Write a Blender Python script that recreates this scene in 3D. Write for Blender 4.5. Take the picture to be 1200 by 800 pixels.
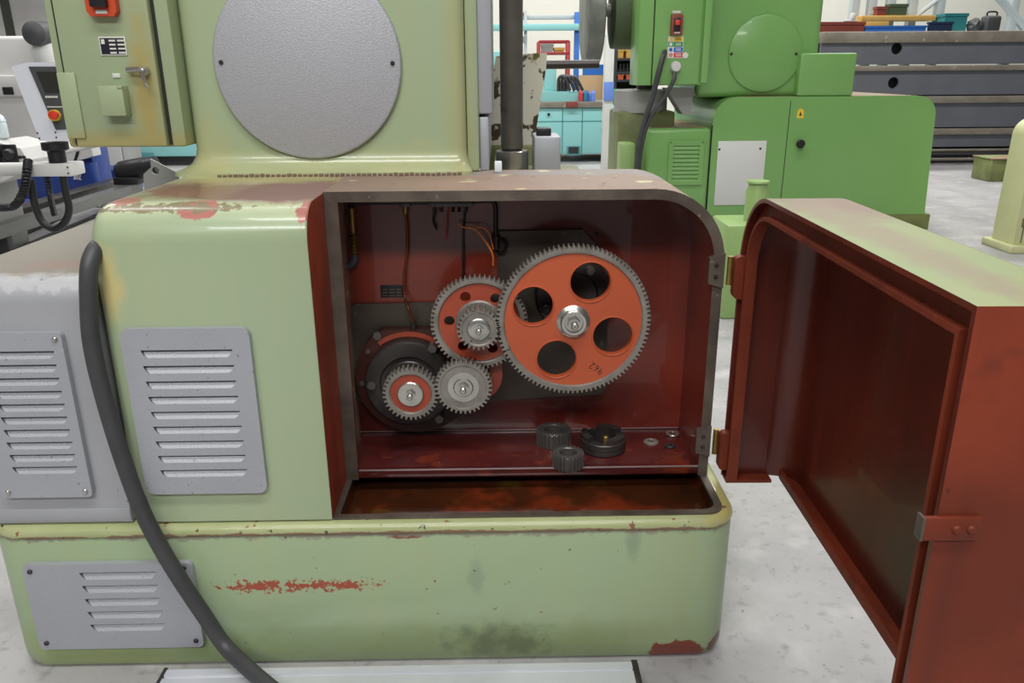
import bpy, bmesh, math, random
from mathutils import Vector as V, Matrix
from mathutils.geometry import tessellate_polygon
random.seed(7)
PI = math.pi
for o in list(bpy.data.objects): bpy.data.objects.remove(o)
scene = bpy.context.scene
C = bpy.context.collection

# ------------------------------------------------------------------ camera
F, PITCH, ROLL, YAW = 932.5, 0.328, -0.0069, 0.0144
CAM = V((0.2827, -1.1552, 0.9869))
fw = V((math.sin(YAW)*math.cos(PITCH), math.cos(YAW)*math.cos(PITCH), -math.sin(PITCH)))
_r = V((math.cos(YAW), -math.sin(YAW), 0)); _u = _r.cross(fw)
rt = _r*math.cos(ROLL)+_u*math.sin(ROLL); up = -_r*math.sin(ROLL)+_u*math.cos(ROLL)
cd = bpy.data.cameras.new('camera'); cam = bpy.data.objects.new('camera', cd); C.objects.link(cam)
cd.sensor_width = 36; cd.lens = F*36/1200; cd.clip_start = .02; cd.clip_end = 200
mw = Matrix((rt, up, -fw)).transposed().to_4x4(); mw.translation = CAM; cam.matrix_world = mw
scene.camera = cam
def ray(x, y): return fw+rt*((x-600)/F)-up*((y-400)/F)
def at_y(x, y, Y): d = ray(x, y); return CAM+d*((Y-CAM.y)/d.y)
def at_z(x, y, Z): d = ray(x, y); return CAM+d*((Z-CAM.z)/d.z)

# ------------------------------------------------------------------ light
w = bpy.data.worlds.new('world'); scene.world = w; w.use_nodes = True
w.node_tree.nodes['Background'].inputs[0].default_value = (.93, .97, 1, 1)
w.node_tree.nodes['Background'].inputs[1].default_value = .13
def area(name, loc, sx, sy, e, rot=(0, 0, 0), col=(1, .99, .97)):
    l = bpy.data.lights.new(name, 'AREA'); l.shape = 'RECTANGLE'; l.size = sx; l.size_y = sy; l.energy = e; l.color = col
    o = bpy.data.objects.new(name, l); C.objects.link(o); o.location = loc; o.rotation_euler = rot; return o
area('ceiling_light_front', (.4, -1.6, 4.2), 3.6, .5, 115)
area('ceiling_light_middle', (.2, 1.6, 4.4), 6, .5, 120)
area('ceiling_light_back', (.3, 5.0, 4.8), 13, .6, 480)
area('ceiling_light_far', (2.5, 9.2, 4.8), 10, .6, 420)
area('ceiling_light_behind', (-.4, -4.2, 4.0), 4, .6, 165, (math.radians(28), 0, 0))
vs = scene.view_settings
vs.view_transform = 'Standard'; vs.look = 'None'; vs.gamma = 1; vs.use_curve_mapping = False; vs.exposure = -0.12

# ------------------------------------------------------------------ materials
def lin(h):
    h = h.lstrip('#'); o = []
    for i in (0, 2, 4):
        c = int(h[i:i+2], 16)/255; o.append(c/12.92 if c <= .04045 else ((c+.055)/1.055)**2.4)
    return (*o, 1)
MATS = {}
def mat(name, col, rough=.5, metal=0, var=None, chips=None, streak=None, bump=None, blobs=(), coat=0, spec=.5, emit=0):
    """var=(colour,scale,amount) soft mottling; chips=(colour,scale,threshold) hard flecks; streak=(colour,amount) vertical runs;
    blobs=[(centre,radii,colour,raggedness,noise scale)] worn, tinted and darker patches with a place of their own; bump=(scale,strength)"""
    m = bpy.data.materials.new(name); m.use_nodes = True; nt = m.node_tree; N = nt.nodes; L = nt.links
    b = N['Principled BSDF']; geo = N.new('ShaderNodeNewGeometry'); P = geo.outputs['Position']
    b.inputs['Roughness'].default_value = rough; b.inputs['Metallic'].default_value = metal
    b.inputs['Coat Weight'].default_value = coat; b.inputs['Specular IOR Level'].default_value = spec
    rgb = N.new('ShaderNodeRGB'); rgb.outputs[0].default_value = lin(col); cur = rgb.outputs[0]
    def noise(scale, detail=4, vec=P, rg=.55):
        n = N.new('ShaderNodeTexNoise'); n.inputs['Scale'].default_value = scale; n.inputs['Detail'].default_value = detail
        n.inputs['Roughness'].default_value = rg; L.new(vec, n.inputs['Vector']); return n.outputs[0]
    def ramp(v, a, c, lo=0, hi=1):
        r = N.new('ShaderNodeMapRange'); r.inputs[1].default_value = a; r.inputs[2].default_value = c
        r.inputs[3].default_value = lo; r.inputs[4].default_value = hi; L.new(v, r.inputs[0]); return r.outputs[0]
    def mix(fac, colr):
        nonlocal cur
        x = N.new('ShaderNodeMix'); x.data_type = 'RGBA'; L.new(fac, x.inputs[0]); L.new(cur, x.inputs[6])
        x.inputs[7].default_value = lin(colr); cur = x.outputs[2]
    def math_(op, a, bb):
        x = N.new('ShaderNodeMath'); x.operation = op
        for i, q in enumerate((a, bb)):
            if isinstance(q, (int, float)): x.inputs[i].default_value = q
            else: L.new(q, x.inputs[i])
        return x.outputs[0]
    if var: mix(ramp(noise(var[1], 5), .35, .7, 0, var[2]), var[0])
    if streak:
        mp = N.new('ShaderNodeMapping'); mp.inputs['Scale'].default_value = (14, 14, 1.2); L.new(P, mp.inputs[0])
        mix(ramp(noise(1.6, 4, mp.outputs[0]), .5, .75, 0, streak[1]), streak[0])
    for c, r, colr, rag, ns, *ex in blobs:
        sf, am = (ex+[.05, 1][len(ex):]) if ex else (.05, 1)
        s = N.new('ShaderNodeVectorMath'); s.operation = 'SUBTRACT'; L.new(P, s.inputs[0]); s.inputs[1].default_value = c
        d = N.new('ShaderNodeVectorMath'); d.operation = 'DIVIDE'; L.new(s.outputs[0], d.inputs[0]); d.inputs[1].default_value = r
        l = N.new('ShaderNodeVectorMath'); l.operation = 'LENGTH'; L.new(d.outputs[0], l.inputs[0])
        nz = math_('MULTIPLY', math_('SUBTRACT', noise(ns, 6, P, .65), .5), rag*2.6)
        mix(ramp(math_('ADD', l.outputs['Value'], nz), 1+sf, 1-sf, 0, am), colr)
    if chips:
        for ch in (chips if isinstance(chips, list) else [chips]):
            mix(ramp(noise(ch[1], 3), ch[2], ch[2]+(ch[3] if len(ch) > 3 else .03)), ch[0])
    L.new(cur, b.inputs['Base Color'])
    if emit:
        L.new(cur, b.inputs['Emission Color']); b.inputs['Emission Strength'].default_value = emit
    if bump:
        bp = N.new('ShaderNodeBump'); bp.inputs['Strength'].default_value = bump[1]; bp.inputs['Distance'].default_value = .002
        L.new(noise(bump[0], 3), bp.inputs['Height']); L.new(bp.outputs[0], b.inputs['Normal'])
    MATS[name] = m; return m
RUST, DIRT, BROWN = '#6e3526', '#4a4438', '#8d7466'
GRN = '#a9b891'
mat('green_base', '#9aae8a', .34, 0, ('#a5b086', 3, .4), [('#5a5547', 75, .735), ('#7a4030', 34, .755)], ('#a9ad7c', .3), (60, .08),
    [((.28, -.01, .035), (.3, .05, .05), '#8a9566', 1.0, 9, .6, .6), ((-.4, -.01, .02), (.2, .05, .05), '#8f9b5c', 1.0, 9, .6, .7), ((.28, -.01, .045), (.07, .05, .03), '#5d6450', 1.3, 30, .5, .6),
     ((-.125, -.01, .165), (.05, .05, .009), '#9c4a33', 3.2, 95), ((-.06, -.01, .166), (.04, .05, .007), '#9c4a33', 3.2, 95), ((.01, -.01, .165), (.04, .05, .007), '#9c4a33', 3.6, 120),
     ((.585, -.01, .012), (.05, .06, .028), '#7d3a28', .6, 35), ((.66, -.0, .02), (.02, .05, .018), '#6d3a28', .7, 45),
     ((.12, -.01, .258), (.03, .05, .004), '#7a4634', .9, 50), ((.235, -.01, .175), (.012, .05, .04), '#7f8f78', 1.2, 25, .4, .5), ((.50, -.01, .235), (.010, .05, .03), '#7f8f78', 1.0, 25, .4, .6),
     ((.05, -.01, .262), (.7, .05, .005), '#8a8474', 2.2, 40, .3, .8)], .25)
mat('green_lip', '#b3b888', .38, 0, ('#97a26e', 9, .6), [('#4a4334', 60, .66), ('#8d5a45', 30, .68)], None, (60, .1),
    [((.1, -.01, .265), (.8, .03, .004), '#7d5342', 1.6, 18, .2, .85), ((.66, .05, .285), (.03, .12, .02), '#c7b86a', 1.2, 22, .4, .7)], .25)
mat('green_block', '#a4b492', .3, 0, ('#adb58c', 2.4, .35), [('#5a5547', 90, .775)], ('#b6b58c', .25), (60, .06),
    [((-.17, .03, .80), (.35, .035, .012), '#d3d9b4', .8, 12, .6, .5), ((-.05, .21, .805), (.27, .165, .022), '#8c6759', .35, 12, .12), ((-.16, .3, .81), (.2, .06, .02), '#b5ad78', .8, 20, .4, .8),
     ((-.165, .02, .798), (.034, .04, .016), '#b5746a', .6, 30), ((-.004, .02, .795), (.013, .04, .024), '#b07268', 1.0, 40),
     ((-.28, .06, .79), (.03, .03, .02), '#b97a70', .7, 30), ((-.2, .045, .797), (.12, .03, .006), '#8a8064', 1.6, 60),
     ((-.3, .0, .69), (.02, .05, .05), '#cfbf7f', .8, 20, .5, .8)], .3)
mat('green_column', '#a0b08e', .27, 0, ('#a8b18a', 2.0, .4), [('#5a5547', 90, .77)], ('#b0ad80', .25), (60, .05),
    [((-.05, .37, .80), (.36, .1, .05), '#bdb983', .8, 10, .6, .6), ((-.26, .36, .84), (.04, .1, .07), '#b8b07a', .8, 14, .6, .45), ((.21, .37, 1.0), (.02, .1, .4), '#aca673', .6, 14, .6, .5)], .3)
mat('green_cabinet', '#9fae8c', .42, 0, ('#a5ac82', 4, .4), [('#4d4a38', 110, .78)], ('#b0a673', .25), None,
    [((-.345, .35, .94), (.018, .06, .12), '#b39c52', .8, 16, .6, .75), ((-.45, .35, .868), (.2, .06, .018), '#b3a362', .8, 20, .6, .7)])
mat('worn_top', '#8d7869', .6, 0, ('#9c8071', 8, .8), [('#6b5a50', 45, .66), ('#c0b98c', 14, .66)], None, (80, .25),
    [((.45, .36, .805), (.25, .04, .03), '#8b8580', 1.6, 18)])
mat('rim_steel', '#70665b', .5, .3, ('#463c34', 12, .9), ('#8d867a', 90, .66, .1), None, (120, .3))
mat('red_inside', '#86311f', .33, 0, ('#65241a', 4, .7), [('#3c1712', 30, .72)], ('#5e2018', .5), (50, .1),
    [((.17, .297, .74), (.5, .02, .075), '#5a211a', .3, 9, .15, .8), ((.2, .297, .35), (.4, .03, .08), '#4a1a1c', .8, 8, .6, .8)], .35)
mat('red_shelf', '#5c2420', .22, 0, ('#35191f', 7, .9), [('#86381f', 14, .56, .2), ('#d0b0a0', 220, .76)], None, (40, .12), (), .5)
mat('red_jamb', '#a03f22', .45, 0, ('#6b261a', 6, .9), [('#4a2018', 40, .7)], ('#6b2a1e', .6), (50, .1))
mat('oily_tray', '#4a2412', .12, 0, ('#2a190d', 7, .95), [('#8a3519', 9, .5, .25), ('#5f4a18', 12, .58, .2), ('#d8c8b0', 240, .765)], None, (14, .25), (), .6)
mat('silver_paint', '#aeb0b6', .42, .25, ('#9c9ea5', 5, .4), ('#77787c', 150, .7), None, (420, .35))
mat('silver_disc', '#b2b3b8', .45, .2, ('#a3a4a8', 260, .7), None, None, (380, .45))
mat('grey_bed', '#a2a3a8', .45, .1, ('#b0b1b4', 6, .6), [('#6f6f70', 60, .72)], None, (90, .1),
    [((-.44, .5, .70), (.3, .49, .012), '#847b6e', .25, 30, .08), ((-.44, .45, .70), (.3, .3, .02), '#8f8a7c', .6, 7, .5, .8), ((-.42, .09, .70), (.05, .03, .02), '#96766a', .8, 16, .5, .6), ((-.40, .3, .70), (.03, .07, .02), '#9a7560', .8, 16, .5, .6), ((-.42, .016, .69), (.3, .012, .012), '#c8c8c8', 1.6, 60, .3, .6)])
mat('bed_steel', '#747470', .35, .5, ('#6c6c70', 9, .6), ('#b0b0b0', 40, .68))
mat('door_green', '#858c58', .5, 0, ('#788a58', 5, .7), [('#9b8070', 12, .68), ('#7d6a58', 50, .71)], None, (60, .12),
    [((.76, .03, .805), (.1, .16, .06), '#7d6553', .6, 16, .35), ((.72, -.1, .805), (.03, .5, .06), '#7f6c56', .8, 16, .4, .7)])
mat('door_red', '#69281a', .38, 0, ('#511c13', 3, .8), [('#41170f', 26, .72)], ('#82331f', .5), (50, .1), [((.81, -.42, .38), (.06, .22, .14), '#241813', .6, 8, .6, .85)], .2)  # soft darker patch low on the panel, towards its free edge
mat('door_end', '#8a3922', .55, 0, ('#682b1a', 5, .9), [('#4a2620', 40, .71), ('#5a2a20', 12, .6, .15)], ('#57281e', .8), (70, .12), (), 0, .3)
mat('gear_orange', '#bd5631', .42, 0, ('#a84a28', 7, .5), [('#4a2a20', 55, .73)], None, (60, .06), (), .15)
mat('gear_red', '#a5452a', .42, 0, ('#8d3018', 9, .6), [('#3a1d16', 45, .7)], None, None, (), .15)
mat('gear_steel', '#938e86', .38, .35, ('#605c55', 30, .6), ('#47443f', 90, .68))
mat('bright_steel', '#c4c2bc', .25, .85, ('#98958e', 25, .5))
mat('dark_steel', '#4a4746', .34, .5, ('#2c2a29', 20, .8), ('#5f5b57', 60, .7), None, (90, .1))
mat('plate_grey', '#5c5349', .45, .3, ('#433b34', 9, .9), ('#6d655b', 50, .68))
mat('housing_dark', '#474240', .34, .3, ('#2d2928', 14, .8), ('#544d48', 60, .7))
mat('black_rubber', '#3a3a3c', .48, 0, ('#505052', 12, .5))
mat('black_plastic', '#1b1b1d', .45)
mat('copper_pipe', '#8a4626', .35, .6, ('#5f2c18', 30, .6))
mat('brass', '#a58a4a', .35, .7, ('#6d5a2c', 60, .6))
mat('pipe_dark', '#2c2522', .4, .4)
mat('wire_red', '#a3231c', .4); mat('wire_orange', '#f08a3a', .4)
mat('arbor_steel', '#7d786f', .28, .55, ('#5c574f', 12, .6)); mat('flange_red', '#4e261e', .38, .1, ('#2e1a17', 10, .9)); mat('bolt_steel', '#64605c', .35, .4); mat('edge_glint', '#b8a6a6', .3, .5)  # last one: pale colour for the painted highlights on the shelf edges
mat('guard_grey', '#b2b1b0', .5, .2, ('#a2a1a0', 20, .5))
mat('ink_black', '#1d1512', .6); mat('white_paint', '#dcdcd8', .45, 0, ('#c6c6c4', 3, .4)); mat('white_label', '#d8d6cc', .5)
mat('seam_dark', '#26271f', .7); mat('plate_black', '#20222c', .4)
mat('switch_red', '#cc4a26', .45, 0, ('#a83a1e', 20, .5)); mat('estop_red', '#d83a28', .4); mat('yellow', '#e8c33a', .45)
mat('aluminium', '#dcdee4', .38, .35, ('#a9abb2', 6, .4)); mat('floor_concrete', '#b0aeac', .5, 0, ('#8f8e90', 3.2, .8),
    [('#8b8a8b', 34, .56, .2), ('#c0bebc', 7, .55, .2), ('#7b7a7a', 80, .66, .08)], None, (90, .1), ())
mat('wall_white', '#e9e8dd', .8, 0, ('#dcdccb', .6, .5))
mat('bright_green', '#7aaa60', .33, 0, ('#83b069', 2, .6), [('#3d5a2c', 60, .77)], None, None, (), .2)
mat('bright_green_lid', '#8fae6a', .4, 0, ('#8fa26a', 6, .6)); mat('olive_green', '#7d8450', .5, 0, ('#535a30', 8, .7))
mat('green_worn_top', '#8d7f68', .55, 0, ('#a06a4e', 9, .8), ('#6f9a50', 7, .6))
mat('beam_grey', '#5f6168', .5, .15, ('#6b6d75', 4, .6), ('#494a50', 60, .72))
mat('beam_edge', '#8b8479', .5, .3, ('#6f675c', 6, .8), ('#b0aca4', 20, .68)); mat('beam_dark', '#2a2a2c', .6)
mat('turquoise', '#8cc8c8', .45, 0, ('#8fcaca', 2, .5), ('#5a9a9c', 40, .74)); mat('turquoise_dark', '#4f8f92', .5)
mat('beige_worn', '#e2ddcc', .5, 0, ('#cfc8a8', 8, .6), [('#4a3a28', 17, .575), ('#3a2d22', 60, .66), ('#6f6428', 11, .6)])
mat('cream_machine', '#cfcfa0', .45, 0, ('#c2c290', 5, .5), [('#5a4030', 50, .73)]); mat('cream_dark', '#7a6a48', .6)
mat('machine_white', '#d4d3d0', .5, 0, ('#c2c1be', 2, .5)); mat('machine_grey', '#a5a4a2', .5, .1, ('#8f8e8c', 3, .6))
mat('panel_white', '#dfe2ea', .45); mat('panel_dark', '#4a4b4c', .5); mat('screen', '#33342f', .25)
mat('cobalt', '#16357c', .4, 0, ('#1e45a0', 4, .6)); mat('light_blue', '#6f8fe0', .45); mat('blue', '#2f6fc4', .45)
mat('bottle', '#c9d6d8', .1, 0, None, None, None, None, (), 0, .6); mat('green_cap', '#4fae3a', .4)
mat('red_paint', '#a82f34', .45); mat('cardboard', '#c09a74', .8); mat('wood', '#d3a552', .7, 0, ('#b98d45', 8, .6))
mat('rust_box', '#8b3f31', .6, 0, ('#6f3026', 5, .6)); mat('teal', '#2f7f82', .5); mat('dark_blue', '#22304f', .5)
mat('rack_grey', '#b3bcbd', .5); mat('orange_bin', '#d05f33', .5); mat('olive_dark', '#4d5a3c', .6)
mat('tape_silver', '#d5d5d6', .2, .7, ('#9a9a9c', 30, .8)); mat('sticker_green', '#1e8a4a', .5); mat('sticker_blue', '#2d5fc0', .5)
mat('sticker_red', '#d2404a', .5); mat('grinding_wheel', '#80837c', .45, .3, ('#4c5048', 6, .8)); mat('weld', '#7c6a58', .7)
mat('pale_film', '#dfe6ea', .5)

# ------------------------------------------------------------------ mesh helpers
def nb(): return bmesh.new()
def thing(name, label, cat, loc, group=None):
    o = bpy.data.objects.new(name, None); C.objects.link(o); o.location = loc; o.empty_display_size = .05
    o['label'] = label; o['category'] = cat
    if group: o['group'] = group
    return o
WORLD_OF = {}
def obj(name, bm, mats, parent=None, smooth=35, label=None, bev=0, seg=2, xf=None):
    if bev:
        es = [e for e in bm.edges if len(e.link_faces) == 2 and e.calc_face_angle(0) > .6]
        bmesh.ops.bevel(bm, geom=es, offset=bev, segments=seg, profile=.5, affect='EDGES', clamp_overlap=True)
    bmesh.ops.recalc_face_normals(bm, faces=bm.faces)
    me = bpy.data.meshes.new(name); bm.to_mesh(me); bm.free()
    for m in (mats if isinstance(mats, (list, tuple)) else [mats]): me.materials.append(MATS[m])
    if smooth:
        for p in me.polygons: p.use_smooth = True
        me.set_sharp_from_angle(angle=math.radians(smooth))
    o = bpy.data.objects.new(name, me); C.objects.link(o)
    if xf is not None: o.matrix_basis = xf
    W = xf if xf is not None else Matrix.Identity(4)
    if parent is not None:
        pw = WORLD_OF.get(parent.name, Matrix.Translation(parent.location))
        o.parent = parent; o.matrix_parent_inverse = pw.inverted()
    WORLD_OF[o.name] = W
    if label: o['label'] = label
    return o
def tag(o, label, cat, group=None):
    """a thing that is one mesh: move its origin to its base"""
    o['label'] = label; o['category'] = cat
    if group: o['group'] = group
    me = o.data; n = len(me.vertices)
    c = V((sum(v.co.x for v in me.vertices)/n, sum(v.co.y for v in me.vertices)/n, min(v.co.z for v in me.vertices)))
    me.transform(Matrix.Translation(-c)); o.location = c; WORLD_OF[o.name] = Matrix.Translation(c); return o
def box(bm, x0, x1, y0, y1, z0, z1):
    r = bmesh.ops.create_cube(bm, size=1)
    bmesh.ops.scale(bm, vec=(x1-x0, y1-y0, z1-z0), verts=r['verts'])
    bmesh.ops.translate(bm, vec=((x0+x1)/2, (y0+y1)/2, (z0+z1)/2), verts=r['verts']); return bm
def bx(name, m, parent, x0, x1, y0, y1, z0, z1, bev=.002, seg=2, label=None):
    return obj(name, box(nb(), x0, x1, y0, y1, z0, z1), m, parent, bev=bev, seg=seg, label=label)
AX = {'y': lambda a, b, t: V((a, t, b)), 'z': lambda a, b, t: V((a, b, t)), 'x': lambda a, b, t: V((t, a, b))}
def prism(bm, outer, t0, t1, axis='y', holes=(), mi=0):
    f = AX[axis]; polys = [outer]+list(holes); flat = [p for q in polys for p in q]
    A = [bm.verts.new(f(a, b, t0)) for a, b in flat]; B = [bm.verts.new(f(a, b, t1)) for a, b in flat]
    if holes:
        for tri in tessellate_polygon([[V((a, b, 0)) for a, b in q] for q in polys]):
            for S in (A, B):
                try: bm.faces.new([S[i] for i in tri]).material_index = mi
                except ValueError: pass
    else:
        bm.faces.new(A).material_index = mi; bm.faces.new(B[::-1]).material_index = mi
    k = 0
    for q in polys:
        n = len(q)
        for i in range(n):
            j = (i+1) % n; bm.faces.new((A[k+i], A[k+j], B[k+j], B[k+i])).material_index = mi
        k += n
    return bm
def loft(bm, rings, cap0=True, cap1=True, closed=True, mi=0):
    R = [[bm.verts.new(p) for p in r] for r in rings]; n = len(R[0])
    for a, b in zip(R, R[1:]):
        for i in range(n if closed else n-1):
            j = (i+1) % n; bm.faces.new((a[i], a[j], b[j], b[i])).material_index = mi
    if cap0: bm.faces.new(R[0]).material_index = mi
    if cap1: bm.faces.new(R[-1][::-1]).material_index = mi
    return R
def circ(cx, cy, r, n=32, a0=0): return [(cx+r*math.cos(a0+2*PI*i/n), cy+r*math.sin(a0+2*PI*i/n)) for i in range(n)]
def lathe(bm, prof, c, axis='y', n=32, cap0=True, cap1=True):
    f = AX[axis]; ca, cb, ct = {'y': (c[0], c[2], c[1]), 'z': (c[0], c[1], c[2]), 'x': (c[1], c[2], c[0])}[axis]
    loft(bm, [[f(a, b, ct+t) for a, b in circ(ca, cb, max(r, 1e-5), n)] for r, t in prof], cap0, cap1); return bm
def rrect(x0, x1, y0, y1, r, n=6):
    rs = r if isinstance(r, (list, tuple)) else (r,)*4          # order: x1y0, x1y1, x0y1, x0y0
    o = []
    for (cx, cy, a0), q in zip(((x1, y0, -PI/2), (x1, y1, 0), (x0, y1, PI/2), (x0, y0, PI)), rs):
        sx = -1 if cx == x1 else 1; sy = -1 if cy == y1 else 1
        if q <= 0: o.append((cx, cy)); continue
        for i in range(n+1):
            a = a0+PI/2*i/n; o.append((cx+sx*q+q*math.cos(a), cy+sy*q+q*math.sin(a)))
    return o
def smooth_pts(p, n=8):
    p = [V(q) for q in p]; P = [p[0]*2-p[1]]+p+[p[-1]*2-p[-2]]; o = []
    for i in range(1, len(P)-2):
        a, b, c, d = P[i-1:i+3]
        for k in range(n):
            t = k/n; o.append(.5*((2*b)+(c-a)*t+(2*a-5*b+4*c-d)*t*t+(3*b-a-3*c+d)*t**3))
    o.append(p[-1]); return o
def tube(bm, pts, r, n=8, sm=6):
    p = smooth_pts(pts, sm) if sm else [V(q) for q in pts]
    t = (p[1]-p[0]).normalized(); nrm = t.orthogonal().normalized(); rings = []
    for i, q in enumerate(p):
        t2 = (p[min(i+1, len(p)-1)]-p[max(i-1, 0)]).normalized()
        nrm = (nrm-t2*nrm.dot(t2)).normalized(); bn = t2.cross(nrm)
        rr = r(i/(len(p)-1)) if callable(r) else r
        rings.append([q+(nrm*math.cos(2*PI*k/n)+bn*math.sin(2*PI*k/n))*rr for k in range(n)])
    loft(bm, rings); return bm
def gear_outline(r, n, depth, a0=0):
    o = []
    for i in range(n):
        for f, q in ((-.27, r-depth), (-.13, r), (.13, r), (.27, r-depth)):
            a = a0+2*PI*(i+f)/n; o.append((q*math.cos(a), q*math.sin(a)))
    return o
def hexo(cx, cy, r, a0=0): return circ(cx, cy, r, 6, a0)
def px_rect(x0, y0, x1, y1, Y):
    mx, my = (x0+x1)/2, (y0+y1)/2
    return at_y(x0, my, Y).x, at_y(x1, my, Y).x, at_y(mx, y1, Y).z, at_y(mx, y0, Y).z
def pbox(name, m, parent, x0, y0, x1, y1, Y, dep, bev=.004, seg=2, z0=None):
    a, b, c, d = px_rect(x0, y0, x1, y1, Y)
    return obj(name, box(nb(), a, b, Y, Y+dep, c if z0 is None else z0, d), m, parent, bev=bev, seg=seg)
def ptube(name, m, parent, pts, r, n=8, sm=6):
    """pts: (px,py,Y)"""
    return obj(name, tube(nb(), [at_y(*p) for p in pts], r, n, sm), m, parent, smooth=60)

# ------------------------------------------------------------------ setting
o = obj('floor', box(nb(), -9, 14, -5, 12.2, -.1, 0), 'floor_concrete'); o['kind'] = 'structure'
o = obj('wall_back', box(nb(), -9, 14, 12, 12.2, 0, 6), 'wall_white'); o['kind'] = 'structure'

# ------------------------------------------------------------------ the machine with the open gear compartment
ZB, ZT, D, XR, XW, ZS, ZD, TH = .283, .805, .1334, .68, .655, .3056, .2896, 1.5502
YBK = .297
M0 = thing('gear_hobbing_machine', 'pale green gear hobbing machine with its red gear compartment standing open', 'machine', (0, .45, 0))
# base with tray recess
bm = nb(); BL, BR, BY0, BY1 = -.575, .676, -.009, 1.5
def bring(off, z): return [V((x, y, z)) for x, y in rrect(BL-off, BR+off, BY0-off, BY1+off, .06+off, 8)]
loft(bm, [bring(-.022, 0), bring(-.008, .004), bring(-.001, .018), bring(0, .04), bring(0, .256), bring(-.003, .263)], True, False)
obj('base', bm, 'green_base', M0)
tray = rrect(.006, .646, .014, .235, .022, 5)
bm = nb()
ro = [bring(-.003, .262), bring(.001, .2645), bring(.002, .269), bring(.001, .275), bring(-.003, .280), bring(-.010, ZB)]
loft(bm, ro, False, False)
out2 = [(v.x, v.y) for v in ro[-1]]; k = len(out2); tv = [bm.verts.new((x, y, ZB)) for x, y in out2]; hv = [bm.verts.new((x, y, ZB)) for x, y in tray]
allv = tv+hv
for t in tessellate_polygon([[V((x, y, 0)) for x, y in out2], [V((x, y, 0)) for x, y in tray]]): bm.faces.new([allv[i] for i in t])
bmesh.ops.remove_doubles(bm, verts=bm.verts, dist=1e-5)
obj('base_lip', bm, 'green_lip', M0)
bm = nb(); tin = rrect(.012, .640, .02, .235, .018, 5)
loft(bm, [[V((x, y, ZB)) for x, y in tray], [V((x, y, .258)) for x, y in tin]], False, True)
obj('oil_tray', bm, 'oily_tray', M0, smooth=20)
bm = nb(); prism(bm, rrect(.0, .655, .004, .16, (.03, 0, 0, .004), 6), ZB-.002, ZB+.004, 'z', [rrect(.010, .642, .016, .155, (.022, 0, 0, .004), 6)])
obj('tray_rim', bm, 'rim_steel', M0)
# left block (profile along x)
bm = nb(); R = .055; prof = [(1.2, ZB+.004), (1.2, ZT), ]
arc = [(R-R*math.sin(a), ZT-R+R*math.cos(a)) for a in [PI/2*i/10 for i in range(11)]]
prof = [(0, ZB+.004)]+[(y, z) for y, z in arc[::-1]]+[(1.2, ZT), (1.2, ZB+.004)]
n = len(prof); rings = []
for x, off in [(-.327+.034*(1-math.cos(a)), .034*(1-math.sin(a))) for a in [PI/2*i/8 for i in range(9)]]+[(-.002, 0), (0, .002)]:
    rg = []
    for y, z in prof:                                   # shrink the section towards the rounded left end
        yy = y+off if y < .6 else y; zz = z-off*((z-ZB)/(ZT-ZB)) if z > ZB+.01 else z
        rg.append(V((x, yy, zz)))
    rings.append(rg)
R_ = loft(bm, rings, True, False)
J_ = [bm.verts.new((0, y, z)) for y, z in [(.002, ZB+.004)]+[(y+.002, z-.002) for y, z in arc[::-1]]+[(D+.004, ZT-.002), (D+.004, ZB+.004)]]
bm.faces.new(J_).material_index = 1
obj('gear_head', bm, ['green_block', 'red_jamb'], M0, smooth=50)
# compartment shell
def outl(t, xw, tl=None, zb=ZB+.004, R=.12):
    tl = t if tl is None else tl
    p = [(tl, zb), (tl, ZT-t)]
    c = (xw-R, ZT-R); r = R-t
    p += [(c[0]+r*math.sin(a), c[1]+r*math.cos(a)) for a in [PI/2*i/12 for i in range(13)]]
    p.append((xw-t, zb)); return p
bm = nb(); O = outl(0, XW); I = outl(.017, XW, .022)
def ring(p, y): return [bm.verts.new((x, y, z)) for x, z in p]
Iw = outl(.017, XW, -.022)
r0, r1, r2, r2a, r2b, r3 = ring(O, .41), ring(O, D), ring(I, D), ring(I, D+.012), ring(Iw, D+.012), ring(Iw, YBK)
for a, b, mi in ((r0, r1, 0), (r1, r2, 1), (r2, r2a, 2), (r2a, r2b, 2), (r2b, r3, 2)):
    for i in range(len(a)-1): bm.faces.new((a[i], a[i+1], b[i+1], b[i])).material_index = mi
bm.faces.new(r3).material_index = 2; bm.faces.new(r0).material_index = 0
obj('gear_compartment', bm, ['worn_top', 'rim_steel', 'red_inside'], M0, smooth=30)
bx('shelf', 'red_shelf', M0, .005, .641, D+.013, YBK, ZS-.016, ZS, .001)
bx('shelf', 'red_shelf', M0, .022, .639, D+.002, D+.0135, ZS-.016, ZS, .001)
bx('shelf_glint', 'edge_glint', M0, .023, .638, D+.0012, D+.0035, ZS-.0025, ZS+.0004, .0006)  # pale strips, front and rear, paint the sheen along the shelf edges
bx('shelf_glint', 'edge_glint', M0, -.01, .636, YBK-.0016, YBK, ZS, ZS+.0016, .0005)
bx('shelf_apron', 'red_shelf', M0, .02, .641, D+.05, D+.056, .259, ZS-.014, .001)
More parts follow.
